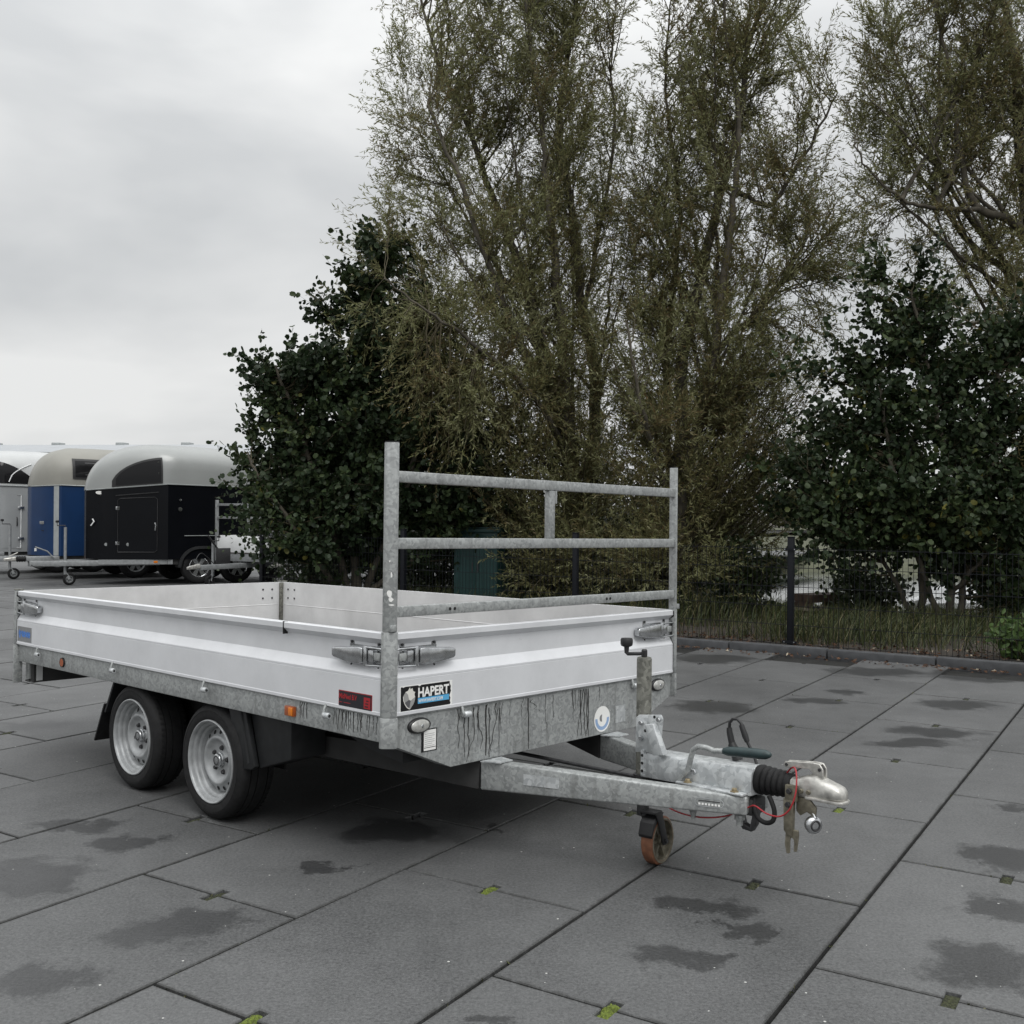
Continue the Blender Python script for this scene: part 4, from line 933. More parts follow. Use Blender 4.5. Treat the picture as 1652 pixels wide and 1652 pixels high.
# --- over-centre latches.  t points from the post along the board, n outwards
def latch(O, t, n):
    t = Vector(t); n = Vector(n); up = Vector((0, 0, 1))
    B = Matrix((t, n, up)).transposed().to_4x4(); T = Matrix.Translation(O) @ B
    flip = t.cross(n).dot(up) < 0
    q = MB(T); q.box(.050, .235, -.0245, -.021, -.034, .034)
    for a in (.062, .222):
        for z in (-.042, .042): q.box(a - .012, a + .012, -.0245, -.022, z - .010, z + .010)
    lt = q.build('latch', 'chrome', TR, 30, bevel=.001, seg=1)
    q = MB(T)
    for a in (.062, .222):
        for z in (-.043, .043): q.lathe([(0, -.016), (.004, -.017), (.0055, -.021)], (a, 0, z), 'y', 8)
    q.build('rivets', 'dark_steel', lt)
    q = MB(T); q.prism([(.125, -.028), (.125, .028), (.150, .030), (.225, .024), (.300, .019), (.308, .012), (.308, -.014), (.300, -.020), (.215, -.032), (.150, -.034)], lambda p, a: (p[0], a, p[1]), -.018, .012)
    q.build('handle', 'chrome', lt, 30, bevel=.006, seg=3)
    q = MB(T); q.lathe([(0, -.036), (.008, -.036), (.009, -.033), (.009, .033), (.008, .036), (0, .036)], (.112, .002, 0), 'z', 14); q.build('pivot', 'chrome', lt)
    q = MB(T); q.box(.066, .098, -.019, .004, -.022, .022); q.build('clevis', 'chrome', lt, 30, bevel=.004)
    q = MB(T); q.box(.028, .064, -.006, .004, -.015, .015); q.build('tongue', 'galv', lt, 30, bevel=.004)
    q = MB(T); q.tube([(.112, .004, .031), (.03, .002, .031), (.012, .001, .029), (.006, 0, .022), (.006, 0, -.022), (.012, .001, -.031), (.03, .002, -.033), (.12, .004, -.037)], .0042, 8); q.build('loop', 'chrome', lt, 60)
    q = MB(T); q.box(.002, .018, -.014, -.005, -.040, .038); q.build('post_hook', 'black', lt, 30, bevel=.002)
    return lt
latch(Vector((-.020, .0, .850)), (-1, 0, 0), (0, -1, 0))
latch(Vector((.0, .020, .850)), (0, 1, 0), (1, 0, 0))
latch(Vector((.0, TW - .020, .850)), (0, -1, 0), (1, 0, 0))
latch(Vector((-TL + .020, .0, .850)), (1, 0, 0), (0, -1, 0))
# --- lamps and reflectors
q = MB(); q.box(-.643, -.581, -.004, .012, .563, .603); al = q.build('marker_lamp', 'amber_dark', TR, 30, bevel=.003); al['label'] = 'amber side marker lamp'
q = MB(); q.box(-.612, -.5835, -.0075, -.0045, .566, .600); q.build('lens', 'amber', al, 30, bevel=.002)
q = MB(); q.lathe([(0, .0), (.022, .0), (.024, .003), (.024, .008)], (-2.724, .004, .581), 'y', 24); rf = q.build('reflector', 'amber_dark', TR)
q = MB(); q.lathe([(.022, -.0005), (.0255, -.0005), (.0265, .006), (.0265, .008)], (-2.724, .004, .581), 'y', 24); q.build('rim', 'black', rf)
for y, in ((.158,), (1.70,)):
    q = MB(); q.lathe([(0, .0), (.050, .0), (.056, -.004), (.058, -.012)], (0, 0, 0), 'x', 28); q.v = [(v[0] + .001, y + v[1], .586 + v[2] * .52) for v in q.v]; ov = q.build('front_lamp', 'black', TR)
    q = MB(); q.lathe([(0, .008), (.025, .0075), (.042, .004), (.046, .0005)], (0, 0, 0), 'x', 28); q.v = [(v[0] + .001, y + v[1], .586 + v[2] * .52) for v in q.v]; q.build('lens', 'lens', ov)
    q = MB(); q.lathe([(0, .011), (.006, .0105), (.008, .007)], (0.001, y + .004, .586), 'x', 6); q.build('screw', 'chrome', ov)
# --- stickers and plates
NX, FX = -.0007, .0004      # outer planes of near / front boards are y=-.0005 and x=.0005
def card(name, O, X, Y, w, h, mat, par, off=.0008, torn=None, bevel=0):
    O = Vector(O); X = Vector(X); Y = Vector(Y); N = X.cross(Y)
    q = MB(); pts = torn or [(0, 0), (w, 0), (w, h), (0, h)]; n_ = len(pts)
    q.add([O + X * a + Y * b + N * off for a, b in pts] + [O + X * a + Y * b - N * .0002 for a, b in pts], [tuple(range(n_))] + [(i, (i + 1) % n_, (i + 1) % n_ + n_, i + n_) for i in range(n_)])
    return q.build(name, mat, par, 0)
UP = (0, 0, 1)
# brand sticker on the front board (torn right edge)
HO = (.0008, .058, .650)
card('sticker_backing', (.0006, .054, .6485), (0, 1, 0), UP, .266, .094, 'print_white', frontb, .0004)
torn = [(0, 0), (.250, .001), (.253, .006), (.249, .014), (.252, .025), (.247, .034), (.251, .045), (.255, .052), (.252, .060), (.254, .070), (.248, .080), (.247, .090), (.10, .0895), (.098, .086), (.088, .0855), (.085, .0895), (.018, .0895), (.013, .086), (.008, .0895), (0, .0895)]
hs = card('sticker', HO, (0, 1, 0), UP, .25, .09, 'print_black', frontb, .0010, torn)
put_text('lettering', 'HAPERT', .0485, (.0024, .058 + .083, .650 + .045), (0, 1, 0), UP, 'print_white', hs, .0016, .915)
card('blue_band', (.0019, .058 + .084, .650 + .020), (0, 1, 0), UP, .160, .021, 'print_blue', hs, .0006)
put_text('web_lettering', 'WWW.HAPERT.COM', .0165, (.0030, .058 + .086, .650 + .0245), (0, 1, 0), UP, 'print_white', hs, .0003, .80)
def poly(name, pts, mat, off):
    q = MB(); q.add([(off, .058 + a, .650 + b) for a, b in pts], [tuple(range(len(pts)))]); return q.build(name, mat, hs, 0)
poly('emblem_left', [(.010, .055), (.022, .070), (.034, .060), (.040, .040), (.018, .030), (.011, .040)], 'silver2', .0024)
poly('emblem_top', [(.022, .070), (.034, .074), (.044, .086), (.046, .078), (.056, .082), (.060, .070), (.070, .066), (.066, .058), (.070, .048), (.048, .036), (.040, .040), (.034, .060)], 'silver1', .0025)
poly('emblem_right', [(.048, .036), (.070, .048), (.068, .034), (.060, .020), (.050, .010), (.041, .006), (.044, .020)], 'silver2', .0026)
poly('emblem_bottom', [(.018, .030), (.040, .040), (.048, .036), (.044, .020), (.041, .006), (.030, .012), (.022, .020)], 'silver3', .0027)
poly('emblem_edge', [(.010, .055), (.011, .040), (.018, .025), (.028, .012), (.041, .004), (.050, .009), (.041, .0075), (.030, .015), (.021, .026), (.014, .040), (.013, .053)], 'silver1', .0029)
# red and navy dealer sticker on the near board
so = card('dealer_sticker', (-.291, -.0008, .644), (1, 0, 0), UP, .200, .062, 'print_red', nearb, .0006)
card('panel', (-.288, -.0016, .647), (1, 0, 0), UP, .194, .056, 'print_navy', so, .0006)
put_text('lettering', 'MidNed B.V', .027, (-.286, -.0028, .676), (1, 0, 0), UP, 'print_red', so, .0006, .80)
put_text('small_lettering', 'tel.   midned.nl', .010, (-.285, -.0028, .658), (1, 0, 0), UP, 'print_red', so, 0, .8) if False else None
for i, (a, b, w) in enumerate(((-.285, .660, .018), (-.258, .660, .040))):
    card('fine_print', (a, -.0024, b), (1, 0, 0), UP, w, .0022, 'print_red', so, .0004)
card('code_block', (-.138, -.0024, .652), (1, 0, 0), UP, .038, .042, 'print_red', so, .0004)
for i in range(3): card('code_bar', (-.132 + .004 * i, -.0030, .658 + .011 * i), (1, 0, 0), UP, .020 - .003 * i, .004, 'print_navy', so, .0004)
# worn blue and grey sticker at the rear of the near board
bs = card('worn_sticker', (-3.295, -.0008, .655), (1, 0, 0), UP, .190, .085, 'print_grey', nearb, .0006)
rr = random.Random(5)
for i, cx_ in enumerate((-3.262, -3.225, -3.200, -3.165, -3.140)):
    n_ = 14; q = MB(); pts = []
    for k in range(n_):
        a = 2 * math.pi * k / n_; s_ = rr.uniform(.6, 1.1); pts.append((cx_ + math.cos(a) * .019 * s_, -.0022, .698 + rr.uniform(-.002, .002) + math.sin(a) * .023 * s_))
    q.add(pts, [tuple(range(n_))]); q.build('faded_letter', 'print_sky', bs, 0)
# type plate, round speed sticker and square plate on the front plate
PX = -.0094
tp = card('type_plate', (PX, .172, .482), (0, 1, 0), UP, .080, .085, 'print_black', plate, .0008)
card('plate_label', (PX + .0008, .184, .486), (0, 1, 0), UP, .062, .077, 'print_white', tp, .0008)
for i in range(7): card('print_line', (PX + .0017, .188, .503 + i * .0075), (0, 1, 0), UP, .05 - .012 * (i % 3 == 1), .0012, 'print_grey', tp, .0004)
card('print_line', (PX + .0017, .185, .496), (0, 1, 0), UP, .060, .002, 'print_black', tp, .0004)
def disc(name, y, z, r0, r1, mat, off, par, a0=0, a1=2 * math.pi, sc=1.0):
    q = MB(); n_ = 36; vs_ = []
    for k in range(n_ + 1):
        a = a0 + (a1 - a0) * k / n_
        for r_ in (r0, r1): vs_.append((PX + off, y + math.cos(a) * r_, z + math.sin(a) * r_ * sc))
    q.add(vs_, [(2 * k, 2 * k + 1, 2 * k + 3, 2 * k + 2) for k in range(n_)]); return q.build(name, mat, par, 0)
rs_ = disc('round_sticker', 1.271, .474, 0, .058, 'print_white', .0010, plate)
disc('blue_ring', 1.271, .474, .034, .050, plain('pale blue print', (.25, .36, .55), .5), .0014, rs_, R(175), R(365))
disc('centre_mark', 1.268, .478, .0, .016, 'print_grey', .0014, rs_, R(80), R(280))
card('square_plate', (PX, 1.37, .442), (0, 1, 0), UP, .075, .078, 'galv_new', plate, .0010)
# dried streaks running down the frame
rr = random.Random(21)
def streak(par, fn, y, z0, z1, wob, w):
    n_ = 9; ys = [y]
    for k in range(n_): ys.append(ys[-1] + rr.gauss(0, wob))
    vs_ = []
    for k in range(n_ + 1):
        z = z0 + (z1 - z0) * k / n_; ww = w * 1.45 * (1.0 - .5 * k / n_) * rr.uniform(.7, 1.25)
        vs_ += [fn(ys[k] - ww, z), fn(ys[k] + ww, z)]
    q = MB(); q.add(vs_, [(2 * k, 2 * k + 1, 2 * k + 3, 2 * k + 2) for k in range(n_)]); q.build('streak', 'mud', par, 0)
fplate = lambda a, z: (PX + .0006, a, z)
for y, z0, z1, wb, w in ((.36, .625, .47, .004, .0016), (.395, .62, .43, .005, .0018), (.42, .60, .41, .004, .0018), (.45, .62, .43, .006, .0018), (.475, .60, .45, .008, .0016), (.52, .622, .42, .002, .0035), (.535, .61, .41, .003, .002), (.575, .622, .43, .006, .002), (.60, .60, .42, .003, .0014), (.77, .622, .41, .003, .0024), (.80, .615, .56, .012, .002),
    (1.115, .622, .42, .003, .0022), (1.125, .62, .42, .004, .0018), (1.135, .622, .41, .004, .0022), (1.148, .622, .42, .003, .0018), (1.158, .622, .41, .004, .0022), (1.17, .622, .43, .003, .0018), (.93, .62, .52, .003, .0012), (1.25, .62, .56, .002, .0012)):
    streak(plate, fplate, y, z0, z1, wb, w)
for k in range(16): streak(plate, fplate, rr.choice([rr.uniform(.34, .66), rr.uniform(.95, 1.25), rr.uniform(.7, .9)]), .624, rr.uniform(.44, .58), .003, rr.uniform(.0006, .0012))
srail = [o for o in TR.children if o.name.startswith('side_rail')][0]
fside = lambda a, z: (a, .0113, z)
for x in (-.555, -.54, -.528, -.51, -.335, -.322, -.30, -.288, -.277, -.268, -.258, -.247, -.236, -.215, -.19, -.178, -.165, -.13, -.12, -.10, -.075):
    streak(srail, fside, x, .627, rr.uniform(.545, .575), .0016, rr.uniform(.0012, .0022))
# --- wheels
def wheel_proto():
    w = empty('wheel', parent=TR)
    tp_ = [(.178, .020), (.183, .010), (.190, .004), (.205, .001), (.222, .001), (.2225, .0025), (.226, .0025), (.2265, .001), (.240, .006), (.250, .016), (.2575, .030), (.2590, .046), (.2530, .0465), (.2530, .0525), (.2596, .053), (.26, .080), (.2535, .0805), (.2535, .0865), (.26, .087)]
    tp_ = tp_ + [(r, .185 - t) for r, t in reversed(tp_[:-4])]
    q = MB(); q.lathe(tp_, n=72); ty = q.build('tyre', 'rubber', w, 50)
    # tread sipes
    q = MB()
    for k in range(60):
        a = 2 * math.pi * k / 60
        for (t0, t1, da_) in ((.026, .046, .02), (.139, .159, .02)):
            c0, s0 = math.cos(a), math.sin(a); c1, s1 = math.cos(a + .035), math.sin(a + .035)
            q.add([(c0 * .2602, t0, s0 * .2602), (c1 * .2602, t0, s1 * .2602), (c1 * .2612, t1, s1 * .2612), (c0 * .2612, t1, s0 * .2612)], [(0, 1, 2, 3)])
    q.build('tread_blocks', 'rubber', ty, 0)['kind'] = 'stuff'
    q = MB(); q.lathe([(.184, .012), (.1865, .006), (.1855, .001), (.1815, -.001), (.177, .002), (.1745, .010), (.1735, .018), (.164, .0215), (.1615, .025), (.1605, .038), (.152, .0425), (.1495, .047), (.1485, .060), (.142, .068), (.139, .095)], n=64); rm = q.build('rim', 'rim', w, 50)
    q = MB(); q.lathe([(.145, .072), (.142, .062), (.136, .057), (.118, .050), (.1135, .044), (.109, .038), (.103, .0355), (.097, .037), (.091, .044), (.084, .053), (.070, .059), (.045, .060), (0, .060)], n=64); ds = q.build('disc', 'rim', w, 50)
    for k in range(16):
        if k % 4 == 3: continue
        a = 2 * math.pi * (k + .4) / 16; q = MB(); n_ = 12; pts = []
        ca, sa = math.cos(a), math.sin(a)
        for j in range(n_):
            b = 2 * math.pi * j / n_; rr_ = .1275 + math.cos(b) * .0100; tt = math.sin(b) * .0092
            pts.append((ca * rr_ - sa * tt, .0482 + (rr_ - .118) * .389, sa * rr_ + ca * tt))
        q.add(pts, [tuple(range(n_))]); q.build('vent', 'hole', ds, 0)
    for k in range(5):
        a = 2 * math.pi * k / 5 + .35; c = (math.cos(a) * .056, 0, math.sin(a) * .056)
        q = MB(); q.lathe([(0, .048), (.008, .048), (.0095, .050), (.0095, .056), (.0125, .057), (.013, .0605)], c, 'y', 6); q.build('wheel_bolt', 'dark_steel', w, 20)
    q = MB(); q.lathe([(0, .034), (.024, .034), (.029, .036), (.031, .040), (.031, .048), (.034, .050), (.034, .061)], n=28); hc = q.build('hub_cap', 'chrome', w, 40)
    q = MB(); q.lathe([(.016, .0335), (.019, .0328), (.022, .0338)], n=28); q.build('cap_ring', 'dark_steel', hc)
    q = MB(); q.tube([(.145, .045, .045), (.150, .028, .047)], .004, 8); q.build('valve', 'rubber', w)
    return w
w0 = wheel_proto()
def wz(x, y): return .26 - .00986 * x + .0155 * y
for i, (x, far) in enumerate(((-1.259, 0), (-1.986, 0), (-1.259, 1), (-1.986, 1))):
    w = w0 if i == 0 else copy_tree(w0, TR)
    y = TW - .030 if far else .030
    w.location = (x, y, wz(x, y)); w.rotation_euler = (0, R([12, 40, 80, 200][i]), math.pi if far else 0)
for x in (-1.259, -1.986):
    q = MB(); q.beam((x, .16, wz(x, .2)), (x, TW - .16, wz(x, 1.6)), .07, .07); q.build('axle', 'under', TR)
    for y in (.56, TW - .56): 
        q = MB(); q.box(x - .05, x + .09, y - .035, y + .035, .30, .44); q.build('axle_bracket', 'under', TR)
q = MB(); q.box(-2.25, -1.02, .265, .275, .24, .55); q.build('inner_guard', 'hole', TR)  # inner guard panels near-black, with wheel-well shade put into the colour
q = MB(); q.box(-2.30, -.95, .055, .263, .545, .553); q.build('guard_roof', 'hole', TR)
# mudguards: moulded wall in front of the front wheel, flap behind the rear wheel
q = MB(); q.prism([(-1.135, .532), (-1.00, .532), (-.925, .30), (-.945, .285), (-1.03, .275)], lambda p, a: (p[0], a, p[1]), .045, .070); mg = q.build('mudguard', 'dark_plastic', TR, 30, bevel=.004)
q = MB(); q.prism([(-1.005, .532), (-.70, .532), (-.70, .36), (-.925, .29)], lambda p, a: (p[0], a, p[1]), .072, .25); q.build('guard_wall', 'dark_plastic', mg, 30, bevel=.006)
q = MB(); q.tube([(-1.03, .043, .528), (-.965, .043, .31)], .006, 6); q.build('guard_rib', 'dark_plastic', mg)
q = MB(); q.add([(-2.20, .05, .535), (-2.30, .05, .36), (-2.30, .25, .36), (-2.20, .25, .535), (-2.215, .05, .535), (-2.315, .05, .36), (-2.315, .25, .36), (-2.215, .25, .535)], [(0, 1, 2, 3), (7, 6, 5, 4), (0, 4, 5, 1), (1, 5, 6, 2), (2, 6, 7, 3), (3, 7, 4, 0)]); mf = q.build('mudguard', 'dark_plastic', TR, 30)
q = MB(); q.add([(-2.302, .045, .40), (-2.405, .045, .20), (-2.405, .25, .20), (-2.302, .25, .40), (-2.310, .045, .405), (-2.413, .045, .205), (-2.413, .25, .205), (-2.310, .25, .405)], [(0, 1, 2, 3), (7, 6, 5, 4), (0, 4, 5, 1), (1, 5, 6, 2), (2, 6, 7, 3), (3, 7, 4, 0)]); q.build('mud_flap', 'rubber', mf, 30)
q = MB(); q.box(-2.52, -2.24, .30, .36, .455, .53); q.lathe([(0, -2.54), (.03, -2.54), (.03, -2.48)], (0, .33, .455), 'x', 12); q.build('suspension_arm', 'under', TR)
# --- drawbar
def taper_beam(y0, y1, name):
    a, b = Vector((-.03, y0 - .032 if y0 < .9 else y0 + .032, 0)), Vector((.976, y1, 0)); w = .029
    d = (b - a).normalized(); n_ = Vector((-d.y, d.x, 0)); q = MB(); vs_ = []
    for P_, zt, zb in ((a, .4015, .284), (a.lerp(b, .33), .394, .291), (b, .375, .307)):
        for s_, z in ((-1, zb), (1, zb), (1, zt), (-1, zt)): vs_.append(P_ + n_ * (s_ * w) + Vector((0, 0, z)))
    fs_ = [(3, 2, 1, 0), (8, 9, 10, 11)]
    for i in range(2):
        for k in range(4): fs_.append((4 * i + k, 4 * i + (k + 1) % 4, 4 * i + 4 + (k + 1) % 4, 4 * i + 4 + k))
    q.add(vs_, fs_); return q.build(name, 'galv', TR, 30, bevel=.009, seg=3)
YC = TW / 2
nb_ = taper_beam(.56, .872, 'drawbar_beam'); fb_ = taper_beam(TW - .56, TW - .872, 'drawbar_beam')
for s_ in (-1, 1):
    q = MB(); q.beam((-.035, YC + s_ * .398, .343), (-.95, YC + s_ * .70, .40), .056, .112, h2=.08); q.build('drawbar_root_shaded', 'under', TR)  # rear of the galvanised beam, coloured dark to stand for shade
for y in (.53, 1.30):
    q = MB(); q.prism([(.0, y - .05), (.075, y - .015), (.075, y + .06), (.0, y + .07)], lambda p, a: (p[0], p[1], a), .4015, .4055); q.build('drawbar_shoe', 'galv_new', TR, 30)
def on_beam(x, z, off=.0306):
    a, b = Vector((-.03, .56 - .032, 0)), Vector((.976, .872, 0)); t_ = (x + .03) / 1.006; d = (b - a).normalized()
    return a.lerp(b, t_) + Vector((d.y, -d.x, 0)) * off + Vector((0, 0, z)), d
P_, d_ = on_beam(.15, .325); card('type_plate', P_, d_, UP, .15, .042, 'galv_new', nb_, .0012)
P_, d_ = on_beam(.79, .320, .0303)
q = MB(); out_ = []; inn_ = []
for k in range(28):
    a = 2 * math.pi * k / 28; cx_ = .035 if math.cos(a) > 0 else -.035
    out_.append((.06 + cx_ + math.cos(a) * .019, .021 + math.sin(a) * .016)); inn_.append((.06 + cx_ + math.cos(a) * .0165, .021 + math.sin(a) * .0135))
N_ = Vector((d_.y, -d_.x, 0)); vs_ = [P_ + d_ * a + Vector((0, 0, b)) + N_ * .0014 for a, b in out_ + inn_]
q.add(vs_, [(k, (k + 1) % 28, 28 + (k + 1) % 28, 28 + k) for k in range(28)]); cast_mark = q.build('maker_mark', 'galv_new', nb_, 0)
q = MB(); q.add([P_ + d_ * a + Vector((0, 0, b)) + N_ * .0012 for a, b in ((.02, .024), (.10, .024), (.10, .027), (.02, .027))], [(0, 1, 2, 3)]); q.build('mark_line', 'dark_steel', nb_, 0)
q = MB()
for k in range(7): q.add([P_ + d_ * (.02 + .012 * k + a) + Vector((0, 0, b)) + N_ * .0012 for a, b in ((0, .010), (.008, .010), (.008, .018), (0, .018))], [(0, 1, 2, 3)])
q.build('mark_letters', 'print_white', nb_, 0)
# coupling housing (U section with ears)
YC = TW / 2
def zl(x): return .020 * (x - .5)
q = MB(); q.prism([(-.062, .365), (-.058, .440), (-.046, .462), (.046, .462), (.058, .440), (.062, .365)], lambda p, a: (a, YC + p[0], p[1] + zl(a)), .500, .990); hou = q.build('coupling_housing', 'galv_new', TR, 30, bevel=.005)
for s_ in (-1, 1):
    q = MB(); y0, y1 = sorted((YC + s_ * .0625, YC + s_ * .100)); q.box(.690, .978, y0, y1, .377, .387); q.build('mounting_ear', 'galv_new', hou, 30, bevel=.004)
    for x in (.735, .935):
        q = MB(); q.lathe([(0, .400), (.009, .400), (.0105, .397), (.0105, .390), (.017, .3895), (.017, .3872)], (x, YC + s_ * .083, 0), 'z', 6); q.build('ear_bolt', 'brownbolt', hou, 20)
q = MB(); q.lathe([(0, YC - .070), (.010, YC - .070), (.012, YC - .066), (.012, YC - .060)], (.748, 0, .425), 'y', 6); q.build('side_bolt', 'chrome', hou, 20)
# jockey wheel bracket plate with gusset
q = MB(); q.prism([(.470, .590), (.485, .603), (.590, .616), (.598, .600), (.585, .470), (.470, .455)], lambda p, a: (p[0], a, p[1]), YC - .052, YC - .044); jb = q.build('jockey_bracket', 'galv_new', TR, 30, bevel=.002)
q = MB(); q.box(.505, .519, YC - .0640, YC - .050, .372, .470); q.build('bracket_leg', 'galv_new', jb, 30)
q = MB(); q.prism([(.535, .575), (.575, .582), (.625, .470), (.575, .462)], lambda p, a: (p[0], a, p[1]), YC - .085, YC - .0525); q.build('gusset', 'galv_new', jb, 30, bevel=.003)
for x, z in ((.500, .575), (.583, .598), (.500, .515)):
    q = MB(); q.lathe([(0, YC - .066), (.008, YC - .066), (.010, YC - .063), (.010, YC - .0525)], (x, 0, z), 'y', 6); q.build('bracket_bolt', 'chrome', jb, 20)
for x, z in ((.517, .545), (.56, .604), (.512, .45), (.512, .42), (.512, .39)):
    q = MB(); q.lathe([(0, 0), (.006, 0), (.0065, .002)], (x, YC - (.0650 if z < .46 else .0530), z), 'y', 10); q.build('bolt_hole', 'hole', jb)
# jockey wheel
jk = empty('jockey_wheel', (.472, YC, 0), parent=TR)
q = MB(); q.tube([(0, 0, .33), (0, 0, .816), (0, 0, .824)], [.0298, .0298, .027], 26); q.build('jack_tube', 'galv_dull', jk, 40)
q = MB(); q.lathe([(.030, .350), (.040, .352), (.040, .362), (.030, .364)], (0, 0, 0), 'z', 24); q.build('clamp_ring', 'dark_steel', jk)
q = MB(); q.tube([(0, 0, .20), (0, 0, .335)], .024, 20); q.build('inner_tube', 'dark_steel', jk, 40)
q = MB(); q.lathe([(.010, .824), (.012, .828), (.012, .852), (.008, .856), (0, .856)], (0, 0, 0), 'z', 8); q.tube([(0, 0, .838), (-.082, 0, .830), (-.088, 0, .835), (-.088, 0, .866)], [.007, .007, .009, .012], 10); q.build('crank', 'dark_steel', jk, 40)
q = MB(); q.lathe([(.012, .858), (.022, .862), (.025, .870), (.025, .886), (.022, .893), (0, .895)], (-.088, 0, 0), 'z', 20); q.build('knob', 'black', jk, 40)
JW = Vector((.033, .054, .098)); ang_ = R(97)
TJ = Matrix.Translation(JW) @ Matrix.Rotation(ang_, 4, 'Z')
q = MB(TJ); q.lathe([(.078, -.026), (.088, -.026), (.0945, -.020), (.0955, 0), (.0945, .020), (.088, .026), (.078, .026)], n=40); q.build('wheel_tread', 'rust', jk, 40)
q = MB(TJ); q.lathe([(.079, -.0265), (.086, -.0275), (.088, -.0255)], n=40); q.lathe([(.079, .0265), (.086, .0275), (.088, .0255)], n=40); q.lathe([(.0795, -.026), (.0765, -.020), (.0765, .020), (.0795, .026)], n=40)
for k in range(6):
    a = 2 * math.pi * k / 6; q.beam((math.cos(a) * .016, 0, math.sin(a) * .016), (math.cos(a) * .078, 0, math.sin(a) * .078), .024, .012, up=(math.sin(a), 0, -math.cos(a)))
q.lathe([(0, -.024), (.018, -.024), (.02, -.02), (.02, .02), (.018, .024), (0, .024)], n=20); q.build('wheel_rim', 'brass_zinc', jk, 30)
q = MB(TJ)
for s_ in (-1, 1): q.prism([(-.018, -.014), (.014, -.016), (.02, .0), (-.030, .125), (-.085, .125), (-.060, .085)], lambda p, a: (p[0], a, p[1]), s_ * .031, s_ * .037)
q.box(-.085, -.03, -.037, .037, .118, .128); q.build('fork', 'black', jk, 30, bevel=.003)
q = MB(TJ); q.tube([(0, -.045, 0), (0, .045, 0)], .008, 10); q.build('wheel_axle', 'dark_steel', jk)
q = MB(TJ); q.prism([(-.0985, .028), (-.104, .04), (-.09, .085), (-.05, .118), (.0, .112), (-.045, .098), (-.083, .06), (-.0955, .032)], lambda p, a: (p[0], a, p[1]), -.030, .030); q.build('wheel_guard', 'black', jk, 30, bevel=.002)
# overrun bellows and coupling head
q = MB(); pr = [(.030, .985), (.052, .988)]
for k in range(5):
    x = .994 + k * .0215; pr += [(.053 - k * .0018, x + .004), (.0545 - k * .0018, x + .009), (.051 - k * .0018, x + .015), (.044 - k * .0012, x + .0195)]
pr += [(.041, 1.104), (.041, 1.122), (.036, 1.126), (.030, 1.126)]
q.lathe(pr, (0, YC, .428), 'x', 32); q.build('bellows', 'rubber', TR, 60)
q = MB(); secs = [(1.118, .031, .031, .428), (1.140, .032, .033, .428), (1.165, .034, .037, .432), (1.195, .036, .044, .436), (1.222, .037, .046, .437), (1.250, .038, .036, .434), (1.282, .039, .029, .431), (1.304, .036, .024, .428), (1.316, .028, .016, .424), (1.320, .014, .008, .422)]
vs_ = []; NS = 18
for (x, wy, wz_, zc) in secs:
    for k in range(NS):
        a = 2 * math.pi * k / NS; e = .62
        cy_ = math.copysign(abs(math.cos(a)) ** e, math.cos(a)) * wy; cz_ = math.copysign(abs(math.sin(a)) ** e, math.sin(a)) * wz_
        vs_.append((x, YC + cy_, zc + cz_))
fs_ = [(i * NS + k, i * NS + (k + 1) % NS, (i + 1) * NS + (k + 1) % NS, (i + 1) * NS + k) for i in range(len(secs) - 1) for k in range(NS)] + [tuple(range(NS)), tuple(range((len(secs) - 1) * NS, len(secs) * NS))]
q.add(vs_, fs_); hd = q.build('coupling_head', 'cast', TR, 50)
q = MB(); pts = [(1.185, -.036), (1.30, -.042), (1.322, -.030), (1.328, 0), (1.322, .030), (1.30, .042), (1.185, .036)]; q.prism(pts, lambda p, a: (p[0], YC + p[1], a), .397, .408); q.build('head_flange', 'cast', hd, 30, bevel=.003)
q = MB()
for s_ in (-1, 1): q.prism([(1.200, .462), (1.245, .468), (1.244, .505), (1.232, .522), (1.208, .524), (1.100, .513), (1.094, .500), (1.100, .492), (1.192, .500), (1.206, .488)], lambda p, a: (p[0], a, p[1]), YC + s_ * .010, YC + s_ * .017)
q.prism([(1.096, .500), (1.104, .511), (1.208, .5225), (1.232, .520), (1.230, .515), (1.205, .517), (1.104, .505)], lambda p, a: (p[0], a, p[1]), YC - .010, YC + .010); q.build('head_lever', 'cast', hd, 30, bevel=.0015, seg=1)
q = MB(); q.tube([(1.106, YC - .02, .502), (1.106, YC + .02, .502)], .006, 10); q.tube([(1.232, YC - .02, .503), (1.232, YC + .02, .503)], .006, 10); q.build('lever_pin', 'dark_steel', hd)
for x, z in ((1.172, .423), (1.200, .423)):
    q = MB(); q.lathe([(0, YC - .043), (.007, YC - .043), (.0085, YC - .040), (.0085, YC - .032)], (x, 0, z), 'y', 12); q.build('head_bolt', 'brass_zinc', hd)
